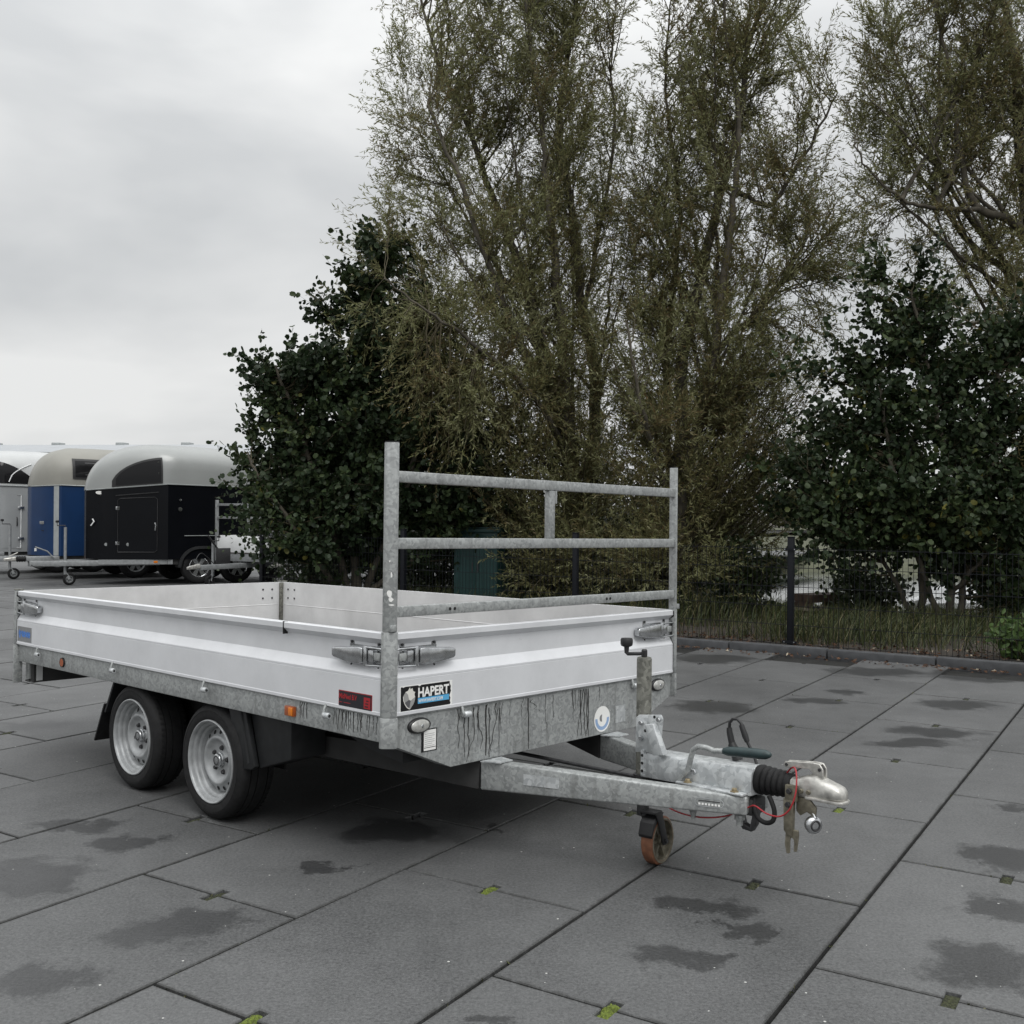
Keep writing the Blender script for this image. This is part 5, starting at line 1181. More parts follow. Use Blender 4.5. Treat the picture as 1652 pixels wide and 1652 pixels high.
# steel locking fork hanging under the head
q = MB(); q.box(1.118, 1.162, YC - .052, YC - .034, .385, .440); lk = q.build('coupling_lock', 'brass_zinc', TR, 30, bevel=.003)
q = MB(); q.prism([(1.112, .392), (1.150, .392), (1.146, .262), (1.128, .262), (1.114, .280)], lambda p, a: (p[0], a, p[1]), YC - .052, YC - .030); q.build('lock_arm', 'brass_zinc', lk, 30, bevel=.003)
q = MB(); q.prism([(1.120, .285), (1.166, .285), (1.168, .268), (1.160, .210), (1.150, .210), (1.152, .240), (1.149, .253), (1.141, .257), (1.135, .250), (1.134, .236), (1.134, .200), (1.123, .198), (1.116, .230)], lambda p, a: (p[0], a, p[1]), YC - .046, YC - .036); q.build('lock_jaw', 'brass_zinc', lk, 30, bevel=.0015, seg=1)
for x, z in ((1.137, .420), (1.133, .372)):
    q = MB(); q.lathe([(0, YC - .064), (.009, YC - .064), (.0105, YC - .061), (.0105, YC - .053)], (x, 0, z), 'y', 6); q.build('lock_bolt', 'dark_steel', lk, 20)
q = MB(); q.prism([(1.150, .398), (1.200, .398), (1.226, .372), (1.222, .330), (1.206, .345), (1.190, .352), (1.166, .335), (1.150, .350)], lambda p, a: (p[0], a, p[1]), YC - .030, YC - .018); q.build('lock_shackle_plate', 'brass_zinc', lk, 30, bevel=.003)
TP = Matrix.Translation((1.214, YC - .026, .312)) @ Matrix.Rotation(R(58), 4, 'Z')
q = MB(TP); q.lathe([(0, -.016), (.018, -.016), (.028, -.012), (.031, 0), (.028, .012), (.018, .016), (0, .016)], n=32); pk = q.build('disc_padlock', 'chrome', lk, 60)
q = MB(TP); q.lathe([(.013, -.0175), (.017, -.0185), (.020, -.016)], n=24); q.build('lock_ring', 'dark_steel', pk)
q = MB(); q.tube([(1.205, YC - .02, .335), (1.214, YC - .026, .352), (1.226, YC - .03, .338)], .005, 8); q.build('shackle', 'chrome', pk)
# hand brake lever with grip
yb_ = YC - .080
q = MB(); q.tube([(.672, yb_ + .02, .352), (.700, yb_, .395), (.735, yb_, .435), (.748, yb_ - .002, .480), (.760, yb_ - .004, .512), (.782, yb_ - .004, .528), (.815, yb_ - .004, .528), (.850, yb_ - .004, .521), (.905, yb_ - .004, .528)], .0105, 12); br = q.build('brake_lever', 'galv', TR, 60)
q = MB(); q.tube([(.890, yb_ - .004, .5265), (.905, yb_ - .004, .528), (.925, yb_ - .004, .530), (.960, yb_ - .004, .533), (1.03, yb_ - .004, .538), (1.062, yb_ - .004, .540), (1.078, yb_ - .004, .541), (1.083, yb_ - .004, .541)], [.0115, .016, .0175, .018, .0185, .0165, .010, .004], 14); q.build('grip', 'grip', br, 60)
# electric plug hose loop
yl = YC + .045
q = MB(); q.tube([(.872, yl, .470), (.862, yl, .50), (.845, yl, .530)], [.020, .019, .015], 12); plg = q.build('plug', 'black', TR, 50)
q = MB(); q.tube([(.848, yl, .525), (.836, yl, .570), (.834, yl, .588)], [.013, .0115, .010], 10); q.build('plug_boot', 'black', plg, 50)
q = MB(); q.tube([(.835, yl, .585), (.836, yl, .606), (.848, yl, .622), (.868, yl, .624), (.884, yl, .612), (.893, yl, .590)], .0058, 10); q.build('cable', 'black', plg, 60)
q = MB(); q.tube([(.886, yl, .605), (.903, yl, .565), (.912, yl, .545)], [.010, .012, .009], 10); q.tube([(.910, yl, .548), (.94, yl, .50), (.965, yl - .01, .45), (.97, yl - .02, .42)], .0058, 8); q.build('cable', 'black', plg, 60)
# breakaway cable, hanging hose, support bracket under the drawbar
def arc(pts, n=40):
    P_ = [Vector(p) for p in pts]; out_ = []
    for i in range(len(P_) - 1):
        p0, p1, p2, p3 = P_[max(i - 1, 0)], P_[i], P_[i + 1], P_[min(i + 2, len(P_) - 1)]
        for k in range(8):
            t_ = k / 8; out_.append(.5 * ((2 * p1) + (p2 - p0) * t_ + (2 * p0 - 5 * p1 + 4 * p2 - p3) * t_ * t_ + (3 * p1 - p0 - 3 * p2 + p3) * t_ ** 3))
    return out_ + [P_[-1]]
q = MB(); q.tube(arc([(.60, YC - .06, .285), (.66, YC - .07, .268), (.74, YC - .075, .262), (.82, YC - .075, .270), (.90, YC - .07, .292), (.98, YC - .07, .335), (1.02, YC - .085, .352), (1.07, YC - .09, .335), (1.12, YC - .09, .335), (1.155, YC - .085, .365), (1.172, YC - .075, .42), (1.165, YC - .055, .475), (1.145, YC - .03, .497), (1.12, YC - .01, .490), (1.10, YC, .470)]), .0030, 8); q.build('breakaway_cable', 'red', TR, 60)
q = MB(); q.tube(arc([(.985, YC - .03, .36), (1.00, YC - .05, .325), (1.02, YC - .055, .30), (1.05, YC - .055, .292), (1.075, YC - .055, .305), (1.078, YC - .05, .335), (1.065, YC - .045, .365), (1.05, YC - .04, .385)]), .0085, 10); q.build('hose', 'rubber', TR, 60)
q = MB(); q.prism([(.925, .300), (.940, .300), (.950, .268), (.975, .258), (.985, .300), (.995, .340), (1.008, .340), (.998, .270), (.982, .244), (.945, .248), (.930, .275)], lambda p, a: (p[0], a, p[1]), YC - .045, YC - .015); q.build('cable_bracket', 'dark_steel', TR, 30, bevel=.002)
q = MB(); q.lathe([(0, .262), (.012, .262), (.012, .280), (.019, .283), (.019, .300), (.010, .303), (.010, .310)], (.94, .872, 0), 'z', 10); q.lathe([(0, .258), (.007, .258), (.010, .272), (.016, .292), (.016, .318)], (.765, .835, 0), 'z', 10); q.build('drop_bolts', 'galv', TR)
q = MB(); q.box(.60, .99, YC - .05, YC + .05, .300, .360); q.build('brake_rod_box', 'under', TR, bevel=.01)
q = MB(); q.tube([(-.9, YC, .34), (.62, YC, .345)], .008, 8); q.build('brake_rod', 'dark_steel', TR)

# ================================================================== PARKED TRAILERS ON THE LEFT
M['hb_black'] = plain('glossy black panel', (0.004, 0.0045, 0.006), 0.22, 0, 0.1, 4, spec=0.16)
M['hb_blue'] = plain('blue panel', (0.008, 0.030, 0.090), 0.35, 0, 0.12, 3, spec=0.25)
M['hb_grey'] = plain('grey panel', (0.27, 0.28, 0.285), 0.4, 0, 0.06, 3)
M['top_silver'] = plain('silver grey moulded roof', (0.27, 0.28, 0.275), 0.35, 0.1, 0.06, 2, coat=0.3)
M['top_beige'] = plain('beige moulded roof', (0.235, 0.23, 0.205), 0.5, 0, 0.08, 2)
M['top_white'] = plain('white moulded roof', (0.44, 0.45, 0.45), 0.35, 0, 0.04, 2)
M['glass'] = plain('smoked acrylic window', (0.008, 0.008, 0.009), 0.1, 0, 0, 1, spec=0.25)
M['trim'] = plain('grey trim', (0.34, 0.36, 0.36), 0.4, 0.3, 0.1, 10)
M['chrome_wheel'] = plain('polished wheel', (0.70, 0.71, 0.72), 0.18, 0.9, 0.1, 12)
def simple_wheel(par, loc, r, w, rimr, mat='chrome_wheel', spokes=6, name='wheel'):
    wh = empty(name, loc, 0, par)
    q = MB(); q.lathe([(rimr, .012), (rimr + .01, .002), (r - .03, .0), (r - .006, .015), (r, .04), (r, w - .04), (r - .006, w - .015), (r - .03, w), (rimr, w - .01)], n=36); q.build('tyre', 'rubber', wh, 50)
    q = MB(); q.lathe([(rimr + .004, .010), (rimr - .004, .002), (rimr - .012, .012), (rimr - .018, .04), (rimr - .03, .07)], n=36)
    for k in range(spokes):
        a = 2 * math.pi * k / spokes; q.beam((math.cos(a) * rimr * .2, .035, math.sin(a) * rimr * .2), (math.cos(a) * (rimr - .016), .03, math.sin(a) * (rimr - .016)), rimr * .30, .016, up=(0, 1, 0), w2=rimr * .42)
    q.lathe([(0, .020), (rimr * .24, .022), (rimr * .27, .03), (rimr * .28, .06)], n=24); q.build('rim', mat, wh, 40)
    q = MB(); q.lathe([(0, .075), (rimr - .018, .075)], n=24); q.build('brake_drum', 'hole', wh)
    return wh
def small_jockey(par, loc, z_top=1.0, cr=-1):
    j = empty('jockey_wheel', loc, 0, par)
    q = MB(); q.tube([(0, 0, .20), (0, 0, z_top)], .026, 12); q.build('jack_tube', 'galv_far', j, 50)
    q = MB(); q.tube([(0, 0, z_top), (0, 0, z_top + .03), (cr * .14, 0, z_top + .03), (cr * .14, 0, z_top + .09)], .009, 6); q.build('crank', 'dark_steel', j, 50)
    q = MB(); q.lathe([(0, z_top + .08), (.03, z_top + .085), (.03, z_top + .12), (0, z_top + .13)], (cr * .14, 0, 0), 'z', 12); q.build('knob', 'black', j)
    q = MB(); q.beam((0, 0, .24), (.07, -.045, .11), .012, .05); q.beam((0, 0, .24), (.07, .045, .11), .012, .05); q.build('fork', 'galv_far', j)
    simple_wheel(j, (.07, -.035, .11), .11, .07, .062, 'galv_far', 5, 'jack_wheel')
    return j
def horse_trailer(name, label, N, th, hwf, L, body, top, zt0=1.73, zt1=1.85, zr=2.60, u1=1.25, hw=.86, hw0=.22, rise=1.15, axle=1.84, rim='chrome_wheel', wheels=True, win='arc', group=None, sq=3.4, z0=.47):
    """u runs from the nose backwards; near side is local -y.  local x = u (backwards)"""
    root = empty(name, (N[0], N[1], 0), th); tag(root, label, 'horse trailer', group)
    us = list(np.concatenate([[0, .02, .06, .12, .2, .3], np.linspace(.42, u1, 7), np.linspace(u1 + .25, L, 7)]))
    def hwid(u):
        if u >= u1: return hw
        b = hw0 + (hw - hw0) * (u / u1)
        return b * (1 - .72 * max(0, 1 - u / .32) ** 2.0)
    def ztr(u): return zt0 + (zt1 - zt0) * min(1, u / u1) - max(0, u - u1) * .02
    def zro(u):
        t = min(1.0, u / rise); b = ztr(u) + (zr - ztr(u)) * math.sqrt(max(0, 1 - (1 - t) ** 2))
        return max(ztr(u) + .015, b - max(0, u - rise - .3) ** 2 * .035)
    # lower body
    q = MB(); vs_ = []
    for u in us:
        w = hwid(u)
        vs_ += [(u, -w, z0), (u, -w, ztr(u)), (u, w, ztr(u)), (u, w, z0)]
    n_ = len(us); fs_ = [(0, 1, 2, 3), (4 * n_ - 1, 4 * n_ - 2, 4 * n_ - 3, 4 * n_ - 4)]
    for i in range(n_ - 1):
        for k in range(4): fs_.append((4 * i + k, 4 * i + 4 + k, 4 * i + 4 + (k + 1) % 4, 4 * i + (k + 1) % 4))
    q.add(vs_, fs_); bd = q.build('body', body, root, 25)
    # moulded roof
    K = 20; vs_ = []
    for u in us:
        w, a, b = hwid(u) + .012, ztr(u), zro(u)
        for k in range(K + 1):
            f_ = math.pi * k / K; e = 2 / sq
            vs_.append((u - .006 if u < .01 else u, -math.copysign(abs(math.cos(f_)) ** e, math.cos(f_)) * w, a + .002 + (b - a) * abs(math.sin(f_)) ** e))
    fs_ = [(i * (K + 1) + k, (i + 1) * (K + 1) + k, (i + 1) * (K + 1) + k + 1, i * (K + 1) + k + 1) for i in range(n_ - 1) for k in range(K)]
    fs_ += [tuple(range(K + 1)), tuple(range((n_ - 1) * (K + 1), n_ * (K + 1)))]
    q = MB(); q.add(vs_, fs_); tp_ = q.build('roof', top, root, 40)
    def side(u, z, off=.006):
        a, b, w = ztr(u), zro(u), hwid(u) + .012
        s_ = max(0, min(1, (z - a) / max(.02, b - a)))
        return (u, -(w * (1 - s_ ** sq) ** (1 / sq) + off) if z > a else -(hwid(u) + off), z)
    def patch(nm, ua, ub, zlo, zhi, off, mat, par, nu=14, nz=6):
        q = MB(); vs_ = [side(ua + (ub - ua) * i / nu, zlo(ua + (ub - ua) * i / nu) + (zhi(ua + (ub - ua) * i / nu) - zlo(ua + (ub - ua) * i / nu)) * j / nz, off) for i in range(nu + 1) for j in range(nz + 1)]
        q.add(vs_, [(i * (nz + 1) + j, (i + 1) * (nz + 1) + j, (i + 1) * (nz + 1) + j + 1, i * (nz + 1) + j + 1) for i in range(nu) for j in range(nz)])
        return q.build(nm, mat, par, 40)
    # trim strip
    q = MB(); tr = []
    for s_ in (-1, 1):
        q.tube([(u, s_ * (hwid(u) + .014), ztr(u)) for u in us], .010, 5)
        q.build('trim_strip', 'trim', root, 60); q = MB()
    if win == 'arc':
        hi = lambda u: ztr(u) + .03 + .47 * math.sqrt(max(0, 1 - (max(0, 1.14 - u) / .80) ** 2))
        wf = patch('window_frame', .36, 1.16, lambda u: ztr(u) + .02, hi, .008, 'black', root)
        hi2 = lambda u: ztr(u) + .05 + .41 * math.sqrt(max(0, 1 - (max(0, 1.11 - u) / .72) ** 2))
        patch('pane', .42, 1.13, lambda u: ztr(u) + .045, hi2, .013, 'glass', wf)
        q = MB()
        for z in (2.05, 2.25): c = side(1.09, z, .016); q.lathe([(0, -.006), (.012, -.004), (.012, .004)], c, 'y', 8); q.build('window_catch', 'chrome', wf); q = MB()
    elif win == 'box':
        wf = patch('window_frame', .62, 1.42, lambda u: ztr(u) + .13, lambda u: ztr(u) + .53, .012, 'black', root)
        patch('pane', .67, 1.37, lambda u: ztr(u) + .17, lambda u: ztr(u) + .49, .018, 'glass', wf)
        for zz in (.21, .44): patch('window_bar', .85, 1.2, lambda u: ztr(u) + zz, lambda u: ztr(u) + zz + .02, .026, 'dark_steel', wf)
    elif win == 'long':
        wf = patch('window_frame', .10, 1.3, lambda u: ztr(u) + .05, lambda u: ztr(u) + .10 + .42 * (1 - (max(0, u - .5) / .9) ** 2), .010, 'glass', root)
        q = MB(); q.tube([side(u, ztr(u) + .08 + .40 * math.sqrt(max(0, (u - .86) / .45)), .016) for u in np.linspace(.86, 1.3, 9)], .012, 5); q.build('window_divider', 'white', wf, 60)
    # groom door
    if win == 'arc':
        dd = patch('groom_door', .46, 1.08, lambda u: .60, lambda u: 1.54 + .06 * u, .005, body, root, 6, 4)
        q = MB(); q.tube([side(a, b, .010) for a, b in ((.46, .60), (.46, 1.55), (.50, 1.58), (1.04, 1.61), (1.08, 1.57), (1.08, .64), (1.04, .60), (.46, .60))], .006, 5); q.build('door_edge', 'dark_steel', dd, 60)
        q = MB(); q.tube([side(.42, 1.63, .015), side(1.10, 1.70, .015)], .008, 5); q.build('drip_rail', 'dark_steel', dd, 60)
        for z in (.76, 1.40): 
            q = MB(); c = side(.45, z, .012); q.box(c[0] - .03, c[0] + .07, c[1] - .012, c[1], z - .03, z + .03); q.build('door_hinge', 'chrome', dd, bevel=.004)
        q = MB(); q.tube([side(1.03, 1.14, .04), side(1.045, 1.10, .045), side(1.04, 1.0, .03)], .014, 8); q.build('door_handle', 'chrome', dd, 60)
        q = MB(); q.tube([side(.08, 1.20, .05), side(.10, 1.16, .06), side(.06, 1.08, .05)], .013, 8); q.build('grab_handle', 'white', root, 60)
        q = MB(); q.lathe([(0, 0), (.055, .0), (.06, .012)], (0, 0, 0), 'y', 18); c = side(.19, 1.68, .014); q.v = [(c[0] + v[0] * 1.3, c[1] - .002 + v[1], c[2] + v[2] * .55) for v in q.v]; q.build('badge', 'print_white', root)
        for (u, z) in ((1.47, 1.56), (1.47, 1.39)):
            q = MB(); c = side(u, z, .008); q.lathe([(0, -.02), (.02 if z > 1.5 else .035, -.015), (.02 if z > 1.5 else .04, .006)], c, 'y', 12); q.build('side_fitting', 'chrome', root)
        for u in (.28, .62):
            q = MB(); c = side(u, .74, .006); q.lathe([(0, -.006), (.03, -.004), (.03, .004)], c, 'y', 12); q.build('vent_cap', 'trim', root)
        q = MB(); q.tube([side(1.55, .90, .010), side(2.3, .90, .010)], .007, 5); q.build('side_moulding', 'trim', root)
    elif win == 'box':
        patch('corner_strip', .30, .38, lambda u: z0 + .01, lambda u: ztr(u) - .01, .008, 'trim', root, 2, 2)
        q = MB(); c = side(.16, 1.10, .010); q.box(c[0] - .07, c[0] + .07, c[1] - .004, c[1] + .004, 1.08, 1.14); q.build('name_plate', 'print_grey', root, bevel=.003)
        q = MB(); c = side(.16, .96, .010); q.box(c[0] - .04, c[0] + .04, c[1] - .006, c[1] + .004, .952, .966); q.build('slot_handle', 'black', root)
        q = MB(); c = side(.07, .58, .010); q.box(c[0] - .03, c[0] + .03, c[1] - .006, c[1] + .004, .55, .61); q.build('reflector_plate', 'print_white', root)
    elif win == 'long':
        dd = patch('door', .55, 1.10, lambda u: .55, lambda u: 1.66, .006, body, root, 4, 4)
        q = MB(); q.tube([side(a, b, .012) for a, b in ((.55, .55), (.55, 1.66), (1.10, 1.66), (1.10, .55), (.55, .55))], .010, 5); q.build('door_frame', 'white', dd, 60)
        for z in (.75, 1.40):
            q = MB(); c = side(1.10, z, .02); q.box(c[0] - .06, c[0] + .06, c[1] - .02, c[1], z - .025, z + .025); q.build('door_hinge', 'chrome', dd, bevel=.005)
        q = MB(); q.tube([side(1.02, 1.20, .02), side(1.02, 1.17, .05), side(1.02, 1.05, .05), side(1.02, 1.02, .02)], .012, 6); q.build('door_handle', 'black', dd, 60)
    # frame, drawbar, coupling
    q = MB(); 
    for s_ in (-1, 1):
        q.beam((.15, s_ * .36, z0 - .05), (u1 + .1, s_ * (hw - .03), z0 - .05), .05, .085); q.build('frame_rail', 'galv_far', root); q = MB()
        q.beam((-.95, s_ * .05, .40), (1.2, s_ * .55, .40), .06, .10); q.build('drawbar_beam', 'galv_far', root, bevel=.01); q = MB()
    q.box(u1, L, -hw + .04, hw - .04, z0 - .10, z0 - .002); q.build('floor_frame', 'under', root)
    q = MB(); q.box(-1.0, -.45, -.055, .055, .44, .53); q.build('overrun_unit', 'galv_far', root, bevel=.01)
    q = MB(); q.lathe([(.03, -1.16), (.055, -1.14), (.045, -1.12), (.055, -1.10), (.045, -1.08), (.055, -1.06), (.045, -1.04), (.055, -1.01)], (0, 0, .485), 'x', 14); q.build('bellows', 'rubber', root, 60)
    q = MB(); q.beam((-1.16, 0, .49), (-1.36, 0, .475), .07, .075, w2=.055, h2=.05); ch = q.build('coupling_head', 'cast', root, bevel=.015, seg=3)
    q = MB(); q.beam((-1.28, 0, .53), (-1.13, 0, .60), .03, .018); q.build('head_lever', 'cast', ch, bevel=.004)
    q = MB(); q.tube([(-.55, -.08, .50), (-.66, -.08, .62), (-.86, -.08, .70)], .012, 8); q.build('brake_lever', 'galv_far', root, 60)
    q = MB(); q.tube(arc([(-1.0, .05, .50), (-.9, -.1, .36), (-.72, -.1, .33), (-.6, -.06, .44)]), .010, 6); q.build('cable', 'black', root, 60)
    small_jockey(root, (-.36, -.10, 0), 1.05)
    # wheels with arched guards
    for i, ua in enumerate((axle, axle + .74)):
        for s_ in (-1, 1):
            w = simple_wheel(root, (ua, s_ * (hw - .01), .315), .315, .19, .19, rim)
            if s_ > 0: w.rotation_euler = (0, 0, math.pi)
    q = MB()
    for s_ in (-1,):
        n2 = 26; vs_ = []
        for k in range(n2 + 1):
            if k < 9: a = math.pi - math.pi / 2 * k / 8; cx_ = axle
            elif k > 17: a = math.pi / 2 - math.pi / 2 * (k - 18) / 8; cx_ = axle + .74
            else: a = math.pi / 2; cx_ = axle + .74 * (k - 8) / 10
            for (rr_, yy) in ((.40, -hw + .19), (.40, -hw - .02), (.345, -hw - .025)):
                vs_.append((cx_ + math.cos(a) * rr_, yy, .315 + math.sin(a) * rr_ * (.98)))
        q.add(vs_, [(3 * k + j, 3 * k + 3 + j, 3 * k + 4 + j, 3 * k + 1 + j) for k in range(n2) for j in range(2)])
    q.build('wheel_guard', 'dark_plastic', root, 50)
    q = MB(); q.box(axle - .4, axle + 1.14, -hw + .18, -hw + .20, .35, .72); q.build('inner_guard', 'under', root)
    q = MB(); c = (u1 - .22, -hw + .0, z0 - .045); q.box(c[0] - .035, c[0] + .035, c[1] - .012, c[1] + .01, c[2] - .02, c[2] + .02); q.build('marker_lamp', 'amber', root, bevel=.004)
    return root
TH = R(35)
horse_trailer('horse_trailer', 'black horse trailer with silver grey roof and arched smoked window', (-7.83, 19.25), TH, 0, 3.7, 'hb_black', 'top_silver', group='horse trailers parked in the yard')
horse_trailer('horse_trailer', 'blue horse trailer with beige roof and square dark window', (-9.55, 20.75), TH, 0, 3.5, 'hb_blue', 'top_beige', zt0=1.82, zt1=1.84, zr=2.60, u1=.42, hw0=.52, rise=.75, win='box', sq=3.0, rim='galv_far', group='horse trailers parked in the yard')
horse_trailer('horse_trailer', 'pale grey horse trailer with white roof and long tinted side window', (-11.75, 22.2), TH, 0, 3.9, 'hb_grey', 'top_white', zt0=1.84, zt1=1.86, zr=2.62, u1=.7, hw0=.45, rise=.9, win='long', rim='galv_far', group='horse trailers parked in the yard')

def small_flatbed(label, pos, fx, wd, ln, group):
    """pos: near front corner on the ground; fx: forward angle; local x forward, y to the left of forward"""
    root = empty('small_flatbed_trailer', (pos[0], pos[1], 0), fx); tag(root, label, 'trailer', group)
    for nm, a in (('front_board', (-.03, 0, .03, wd - .03)), ('drop_side', (-ln, -.04, 0, .03)), ('drop_side', (-ln, -.04, wd - .03, wd)), ('rear_board', (-ln, -ln + .03, .031, wd - .031))):
        q = MB(); q.box(a[0], a[1], a[2], a[3], .60, .91); q.build(nm, 'white', root, bevel=.005)
    q = MB(); q.box(-ln + .03, -.031, .031, wd - .031, .58, .60); q.build('floor', 'ply', root)
    for x in (-.02, -ln + .02):
        for y in (.0, wd):
            q = MB(); q.box(x - .025, x + .025, y - .025, y + .025, .44, 1.57 if x > -.1 else .92); q.build('corner_post', 'galv_far', root, bevel=.004)
    for z in (1.22, 1.46):
        q = MB(); q.box(-.04, -.002, .026, wd - .026, z, z + .045); q.build('rack_rail', 'galv_far', root, bevel=.004)
    q = MB(); q.box(-.04, -.005, wd * .56, wd * .56 + .04, .95, 1.46 - .001); q.build('rack_strut', 'galv_far', root)
    q = MB(); q.tube([(.0, wd * .56 - .05, .95), (.05, wd * .56 - .08, 1.2), (.04, wd * .56 - .06, 1.4)], .014, 6); q.build('hose', 'black', root, 60)
    q = MB(); q.box(-ln + .02, -.02, .01, wd - .01, .44, .579); q.build('chassis', 'galv_far', root, bevel=.004)
    q = MB(); q.beam((-.9, wd / 2, .37), (1.05, wd / 2, .37), .08, .09); q.build('drawbar', 'galv_far', root, bevel=.008)
    q = MB(); q.beam((1.05, wd / 2, .40), (1.32, wd / 2, .37), .075, .085, w2=.05, h2=.05); q.build('coupling_head', 'cast', root, bevel=.012)
    q = MB(); q.box(.32, .66, wd / 2 - .012, wd / 2 + .012, .42, .70); br_ = q.build('brake_bracket', 'dark_steel', root, bevel=.004)
    q = MB(); q.tube([(.50, wd / 2 - .04, .60), (.80, wd / 2 - .06, .93)], .017, 8); q.build('brake_lever', 'black', br_, 60)
    q = MB(); q.tube(arc([(.70, wd / 2, .42), (.95, wd / 2 - .05, .62), (1.15, wd / 2, .48)]), .008, 6); q.build('cable', 'black', root, 60)
    small_jockey(root, (.62, wd / 2 - .12, 0), .80)
    for y in (0.02, wd - .02):
        w = simple_wheel(root, (-ln * .55, y, .28), .28, .17, .17, 'galv_far')
        w.rotation_euler = (0, 0, 0 if y < .5 else math.pi)
    q = MB(); q.beam((-ln * .55, .2, .28), (-ln * .55, wd - .2, .28), .06, .06); q.build('axle', 'under', root)
    return root
cA = at(348, 935, 19.6); cB = at(437, 935, 18.9)
small_flatbed('small white-sided flatbed trailer parked beside the black horse trailer', (cA.x, cA.y), math.atan2(cB.y - cA.y, cB.x - cA.x) - math.pi / 2, (cA - cB).length, 2.4, 'small flatbeds parked by the fence corner')
cC = at(470, 935, 20.4)
small_flatbed('small white-sided flatbed trailer half hidden behind the alder leaves', (cC.x, cC.y), math.atan2(cB.y - cA.y, cB.x - cA.x) - math.pi / 2, (cA - cB).length, 2.4, 'small flatbeds parked by the fence corner')

# ------------------------------------------------------------------ long grey building far behind
M['roof_sheet'] = plain('grey sheet roof', (0.33, 0.345, 0.36), 0.5, 0.1, 0.08, 1.0)
M['bwall'] = plain('grey clad wall', (0.20, 0.205, 0.21), 0.6, 0, 0.1, 1.0)
b0 = at(-260, 826, 62); b1 = at(470, 826, 58)
dv = (b1 - b0); Lb = math.hypot(dv.x, dv.y); bld = empty('warehouse', (b0.x, b0.y, 0), math.atan2(dv.y, dv.x))
tag(bld, 'long low grey warehouse roof beyond the parked horse trailers', 'building')
q = MB(); q.box(0, Lb, 0, 22, -.7, 4.55); q.build('wall', 'bwall', bld)
q = MB(); q.add([(-.4, -.5, 4.5), (Lb + .4, -.5, 4.5), (Lb + .4, 11, 5.75), (-.4, 11, 5.75), (Lb + .4, 22.5, 4.5), (-.4, 22.5, 4.5)], [(0, 1, 2, 3), (3, 2, 4, 5), (0, 3, 5), (1, 4, 2), (0, 5, 4, 1)]); rf_ = q.build('roof', 'roof_sheet', bld, 0)
q = MB(); q.box(-.5, Lb + .5, -.65, -.5, 4.38, 4.58); q.build('gutter', 'trim', rf_)
for i, x in enumerate(np.linspace(2.5, Lb - 2, 6)):
    q = MB(); q.box(x - .28, x + .28, 10.6, 11.4, 5.6, 5.88); q.build('roof_vent', 'trim', rf_, bevel=.03)
# --------------------------------------------------- things by the water
pc = at(1320, 962, 13.2); pk_ = empty('plank_stack', (pc.x, pc.y, .04), R(30)); pk_.scale = (.62, .8, .95)
tag(pk_, 'brown weathered timber planks stacked on the bank behind the fence', 'planks')
M['plank'] = plain('brown weathered timber', (0.060, 0.038, 0.028), 0.8, 0, 0.4, 12, 0.3)
M['plank2'] = plain('grey weathered timber', (0.24, 0.21, 0.17), 0.8, 0, 0.3, 12, 0.3)
for i, z in enumerate((.05, .16, .27)):
    for j in range(2):
        q = MB(); q.box(-.55 + .05 * i, .62 - .04 * i, -.2 + j * .21, -.01 + j * .21, z, z + (.03 if i < 2 else .10)); q.build('plank', 'plank2' if i < 2 else 'plank', pk_, bevel=.004)
for x in (-.4, .4):
    for z in (-.05, .085, .195):
        q = MB(); q.box(x - .04, x + .04, -.18, .18, z, z + (.099 if z < 0 else .07)); q.build('bearer', 'plank', pk_)
bc = at(1542, 985, 14.2); bt_ = empty('covered_boat', (bc.x, bc.y, -.03), R(14)); bt_.scale = (.75, .75, .75)
tag(bt_, 'white boat under a pale tarpaulin seen between the alder stems', 'boat')
M['tarp'] = plain('white tarpaulin', (0.72, 0.73, 0.74), 0.5, 0, 0.1, 3, 0.3)
q = MB(); vs_ = []; NB = 12
for i in range(NB + 1):
    t_ = i / NB; w = .55 * math.sin(math.pi * min(1, .25 + t_ * .75)) ** .6 + .02; x = -.75 + 1.5 * t_
    vs_ += [(x, -w, .33), (x, -w * .85, .12), (x, -w * .4, .0), (x, w * .4, .0), (x, w * .85, .12), (x, w, .33)]
fs_ = [(6 * i + k, 6 * i + 6 + k, 6 * i + 7 + k, 6 * i + 1 + k) for i in range(NB) for k in range(5)] + [tuple(range(6)), tuple(range(6 * NB, 6 * NB + 6))]
q.add(vs_, fs_); q.build('hull', 'white', bt_, 40)
q = MB(); vs_ = []; rr = random.Random(4)
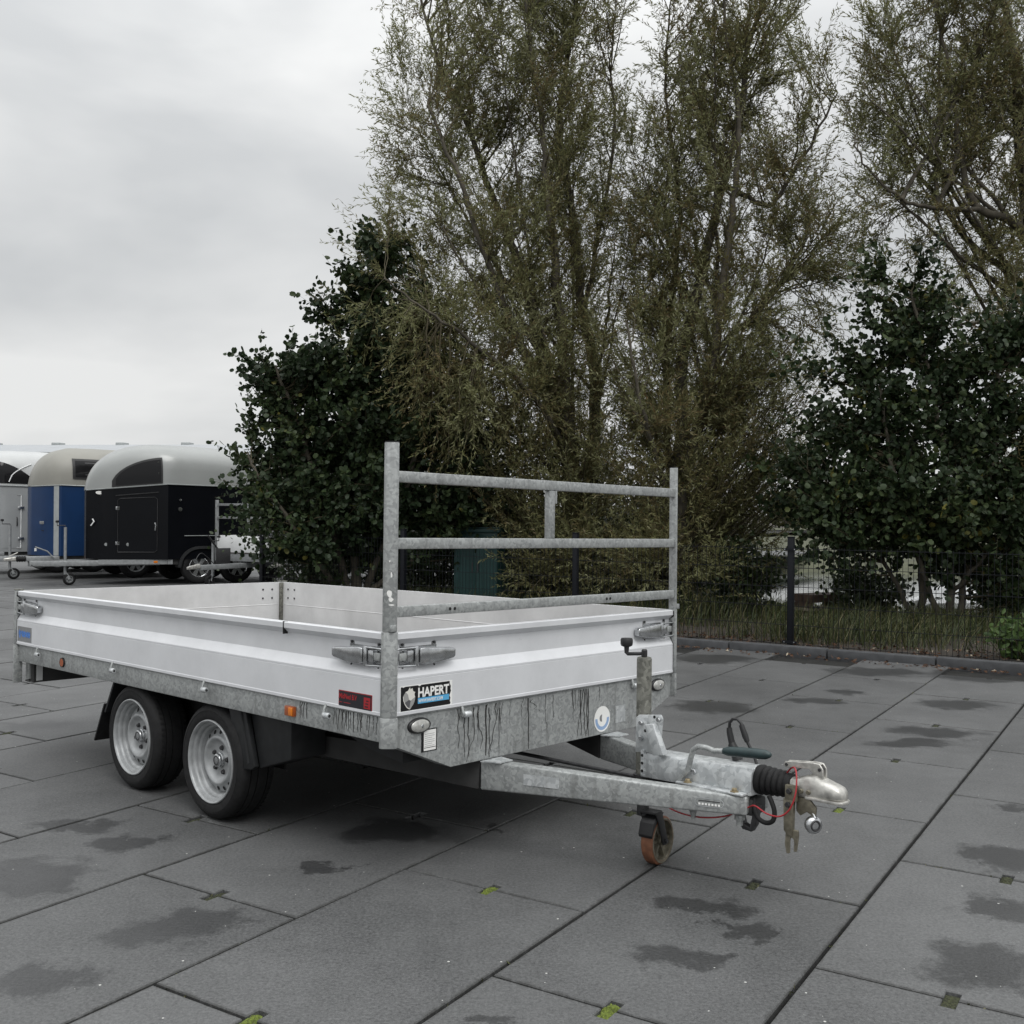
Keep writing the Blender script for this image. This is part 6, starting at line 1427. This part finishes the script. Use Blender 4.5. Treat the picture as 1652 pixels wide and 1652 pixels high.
for i in range(NB + 1):
    t_ = i / NB; w = .57 * math.sin(math.pi * min(1, .25 + t_ * .75)) ** .6 + .03; x = -.77 + 1.54 * t_; hz = .36 + .26 * math.sin(math.pi * min(1, t_ * 1.15 if t_ < .87 else 1)) + rr.uniform(-.03, .03)
    vs_ += [(x, -w, .26), (x, -w * .98, .36), (x, -w * .45, hz * .93 + rr.uniform(-.02, .02)), (x, 0, hz + .03), (x, w * .45, hz * .93), (x, w * .98, .36), (x, w, .26)]
fs_ = [(7 * i + k, 7 * i + 7 + k, 7 * i + 8 + k, 7 * i + 1 + k) for i in range(NB) for k in range(6)] + [tuple(range(7)), tuple(range(7 * NB, 7 * NB + 7))]
q.add(vs_, fs_); q.build('tarpaulin', 'tarp', bt_, 25)
for x in (-.45, .45):
    q = MB(); q.box(x - .05, x + .05, -.35, .35, -.02, .035); q.build('trestle', 'plank', bt_)
# small weeds and moss creeping in the joints near the camera
n = 2600
kk_ = RNG.integers(-1, 9, n); mm = RNG.integers(-4, 12, n); along = RNG.random(n)
crossj = RNG.random(n) < .62
uj = np.where(crossj, (mm - (mm - kk_) % 2) * GS / 2 + RNG.normal(0, .004, n), RNG.uniform(-4, 7, n))
vj = np.where(crossj, (kk_ + along) * GW, kk_ * GW + RNG.normal(0, .004, n))
clump = np.sin(uj * 5.3 + vj * 3.1) * np.sin(vj * 7.7 - uj * 2.2) > .15
uj, vj = uj[clump], vj[clump]; n = len(uj)
P = np.stack([GO.x + GU.x * uj + GV.x * vj, GO.y + GU.y * uj + GV.y * vj, np.full(n, -.008)], -1)
V, F, tn = leaves_np(P, RNG.normal(size=(n, 3)) * np.array([1, 1, .5]) + np.array([0, 0, .5]), RNG.uniform(.008, .022, n), RNG.uniform(.004, .010, n), RNG.random(n), 'willow', 0)
V[:, 2] = np.maximum(V[:, 2], -.028)
M['weed'] = leaf_mat('joint weed', [(0.0, (0.03, 0.028, 0.012)), (1.0, (0.14, 0.13, 0.07)), (0.6, (0.06, 0.07, 0.02))], 0.8, 0.1)
tag(np_mesh('joint_weeds', V, F, 'weed', None, tn), 'tiny weeds and moss creeping along the paving joints', 'weeds', kind='stuff')
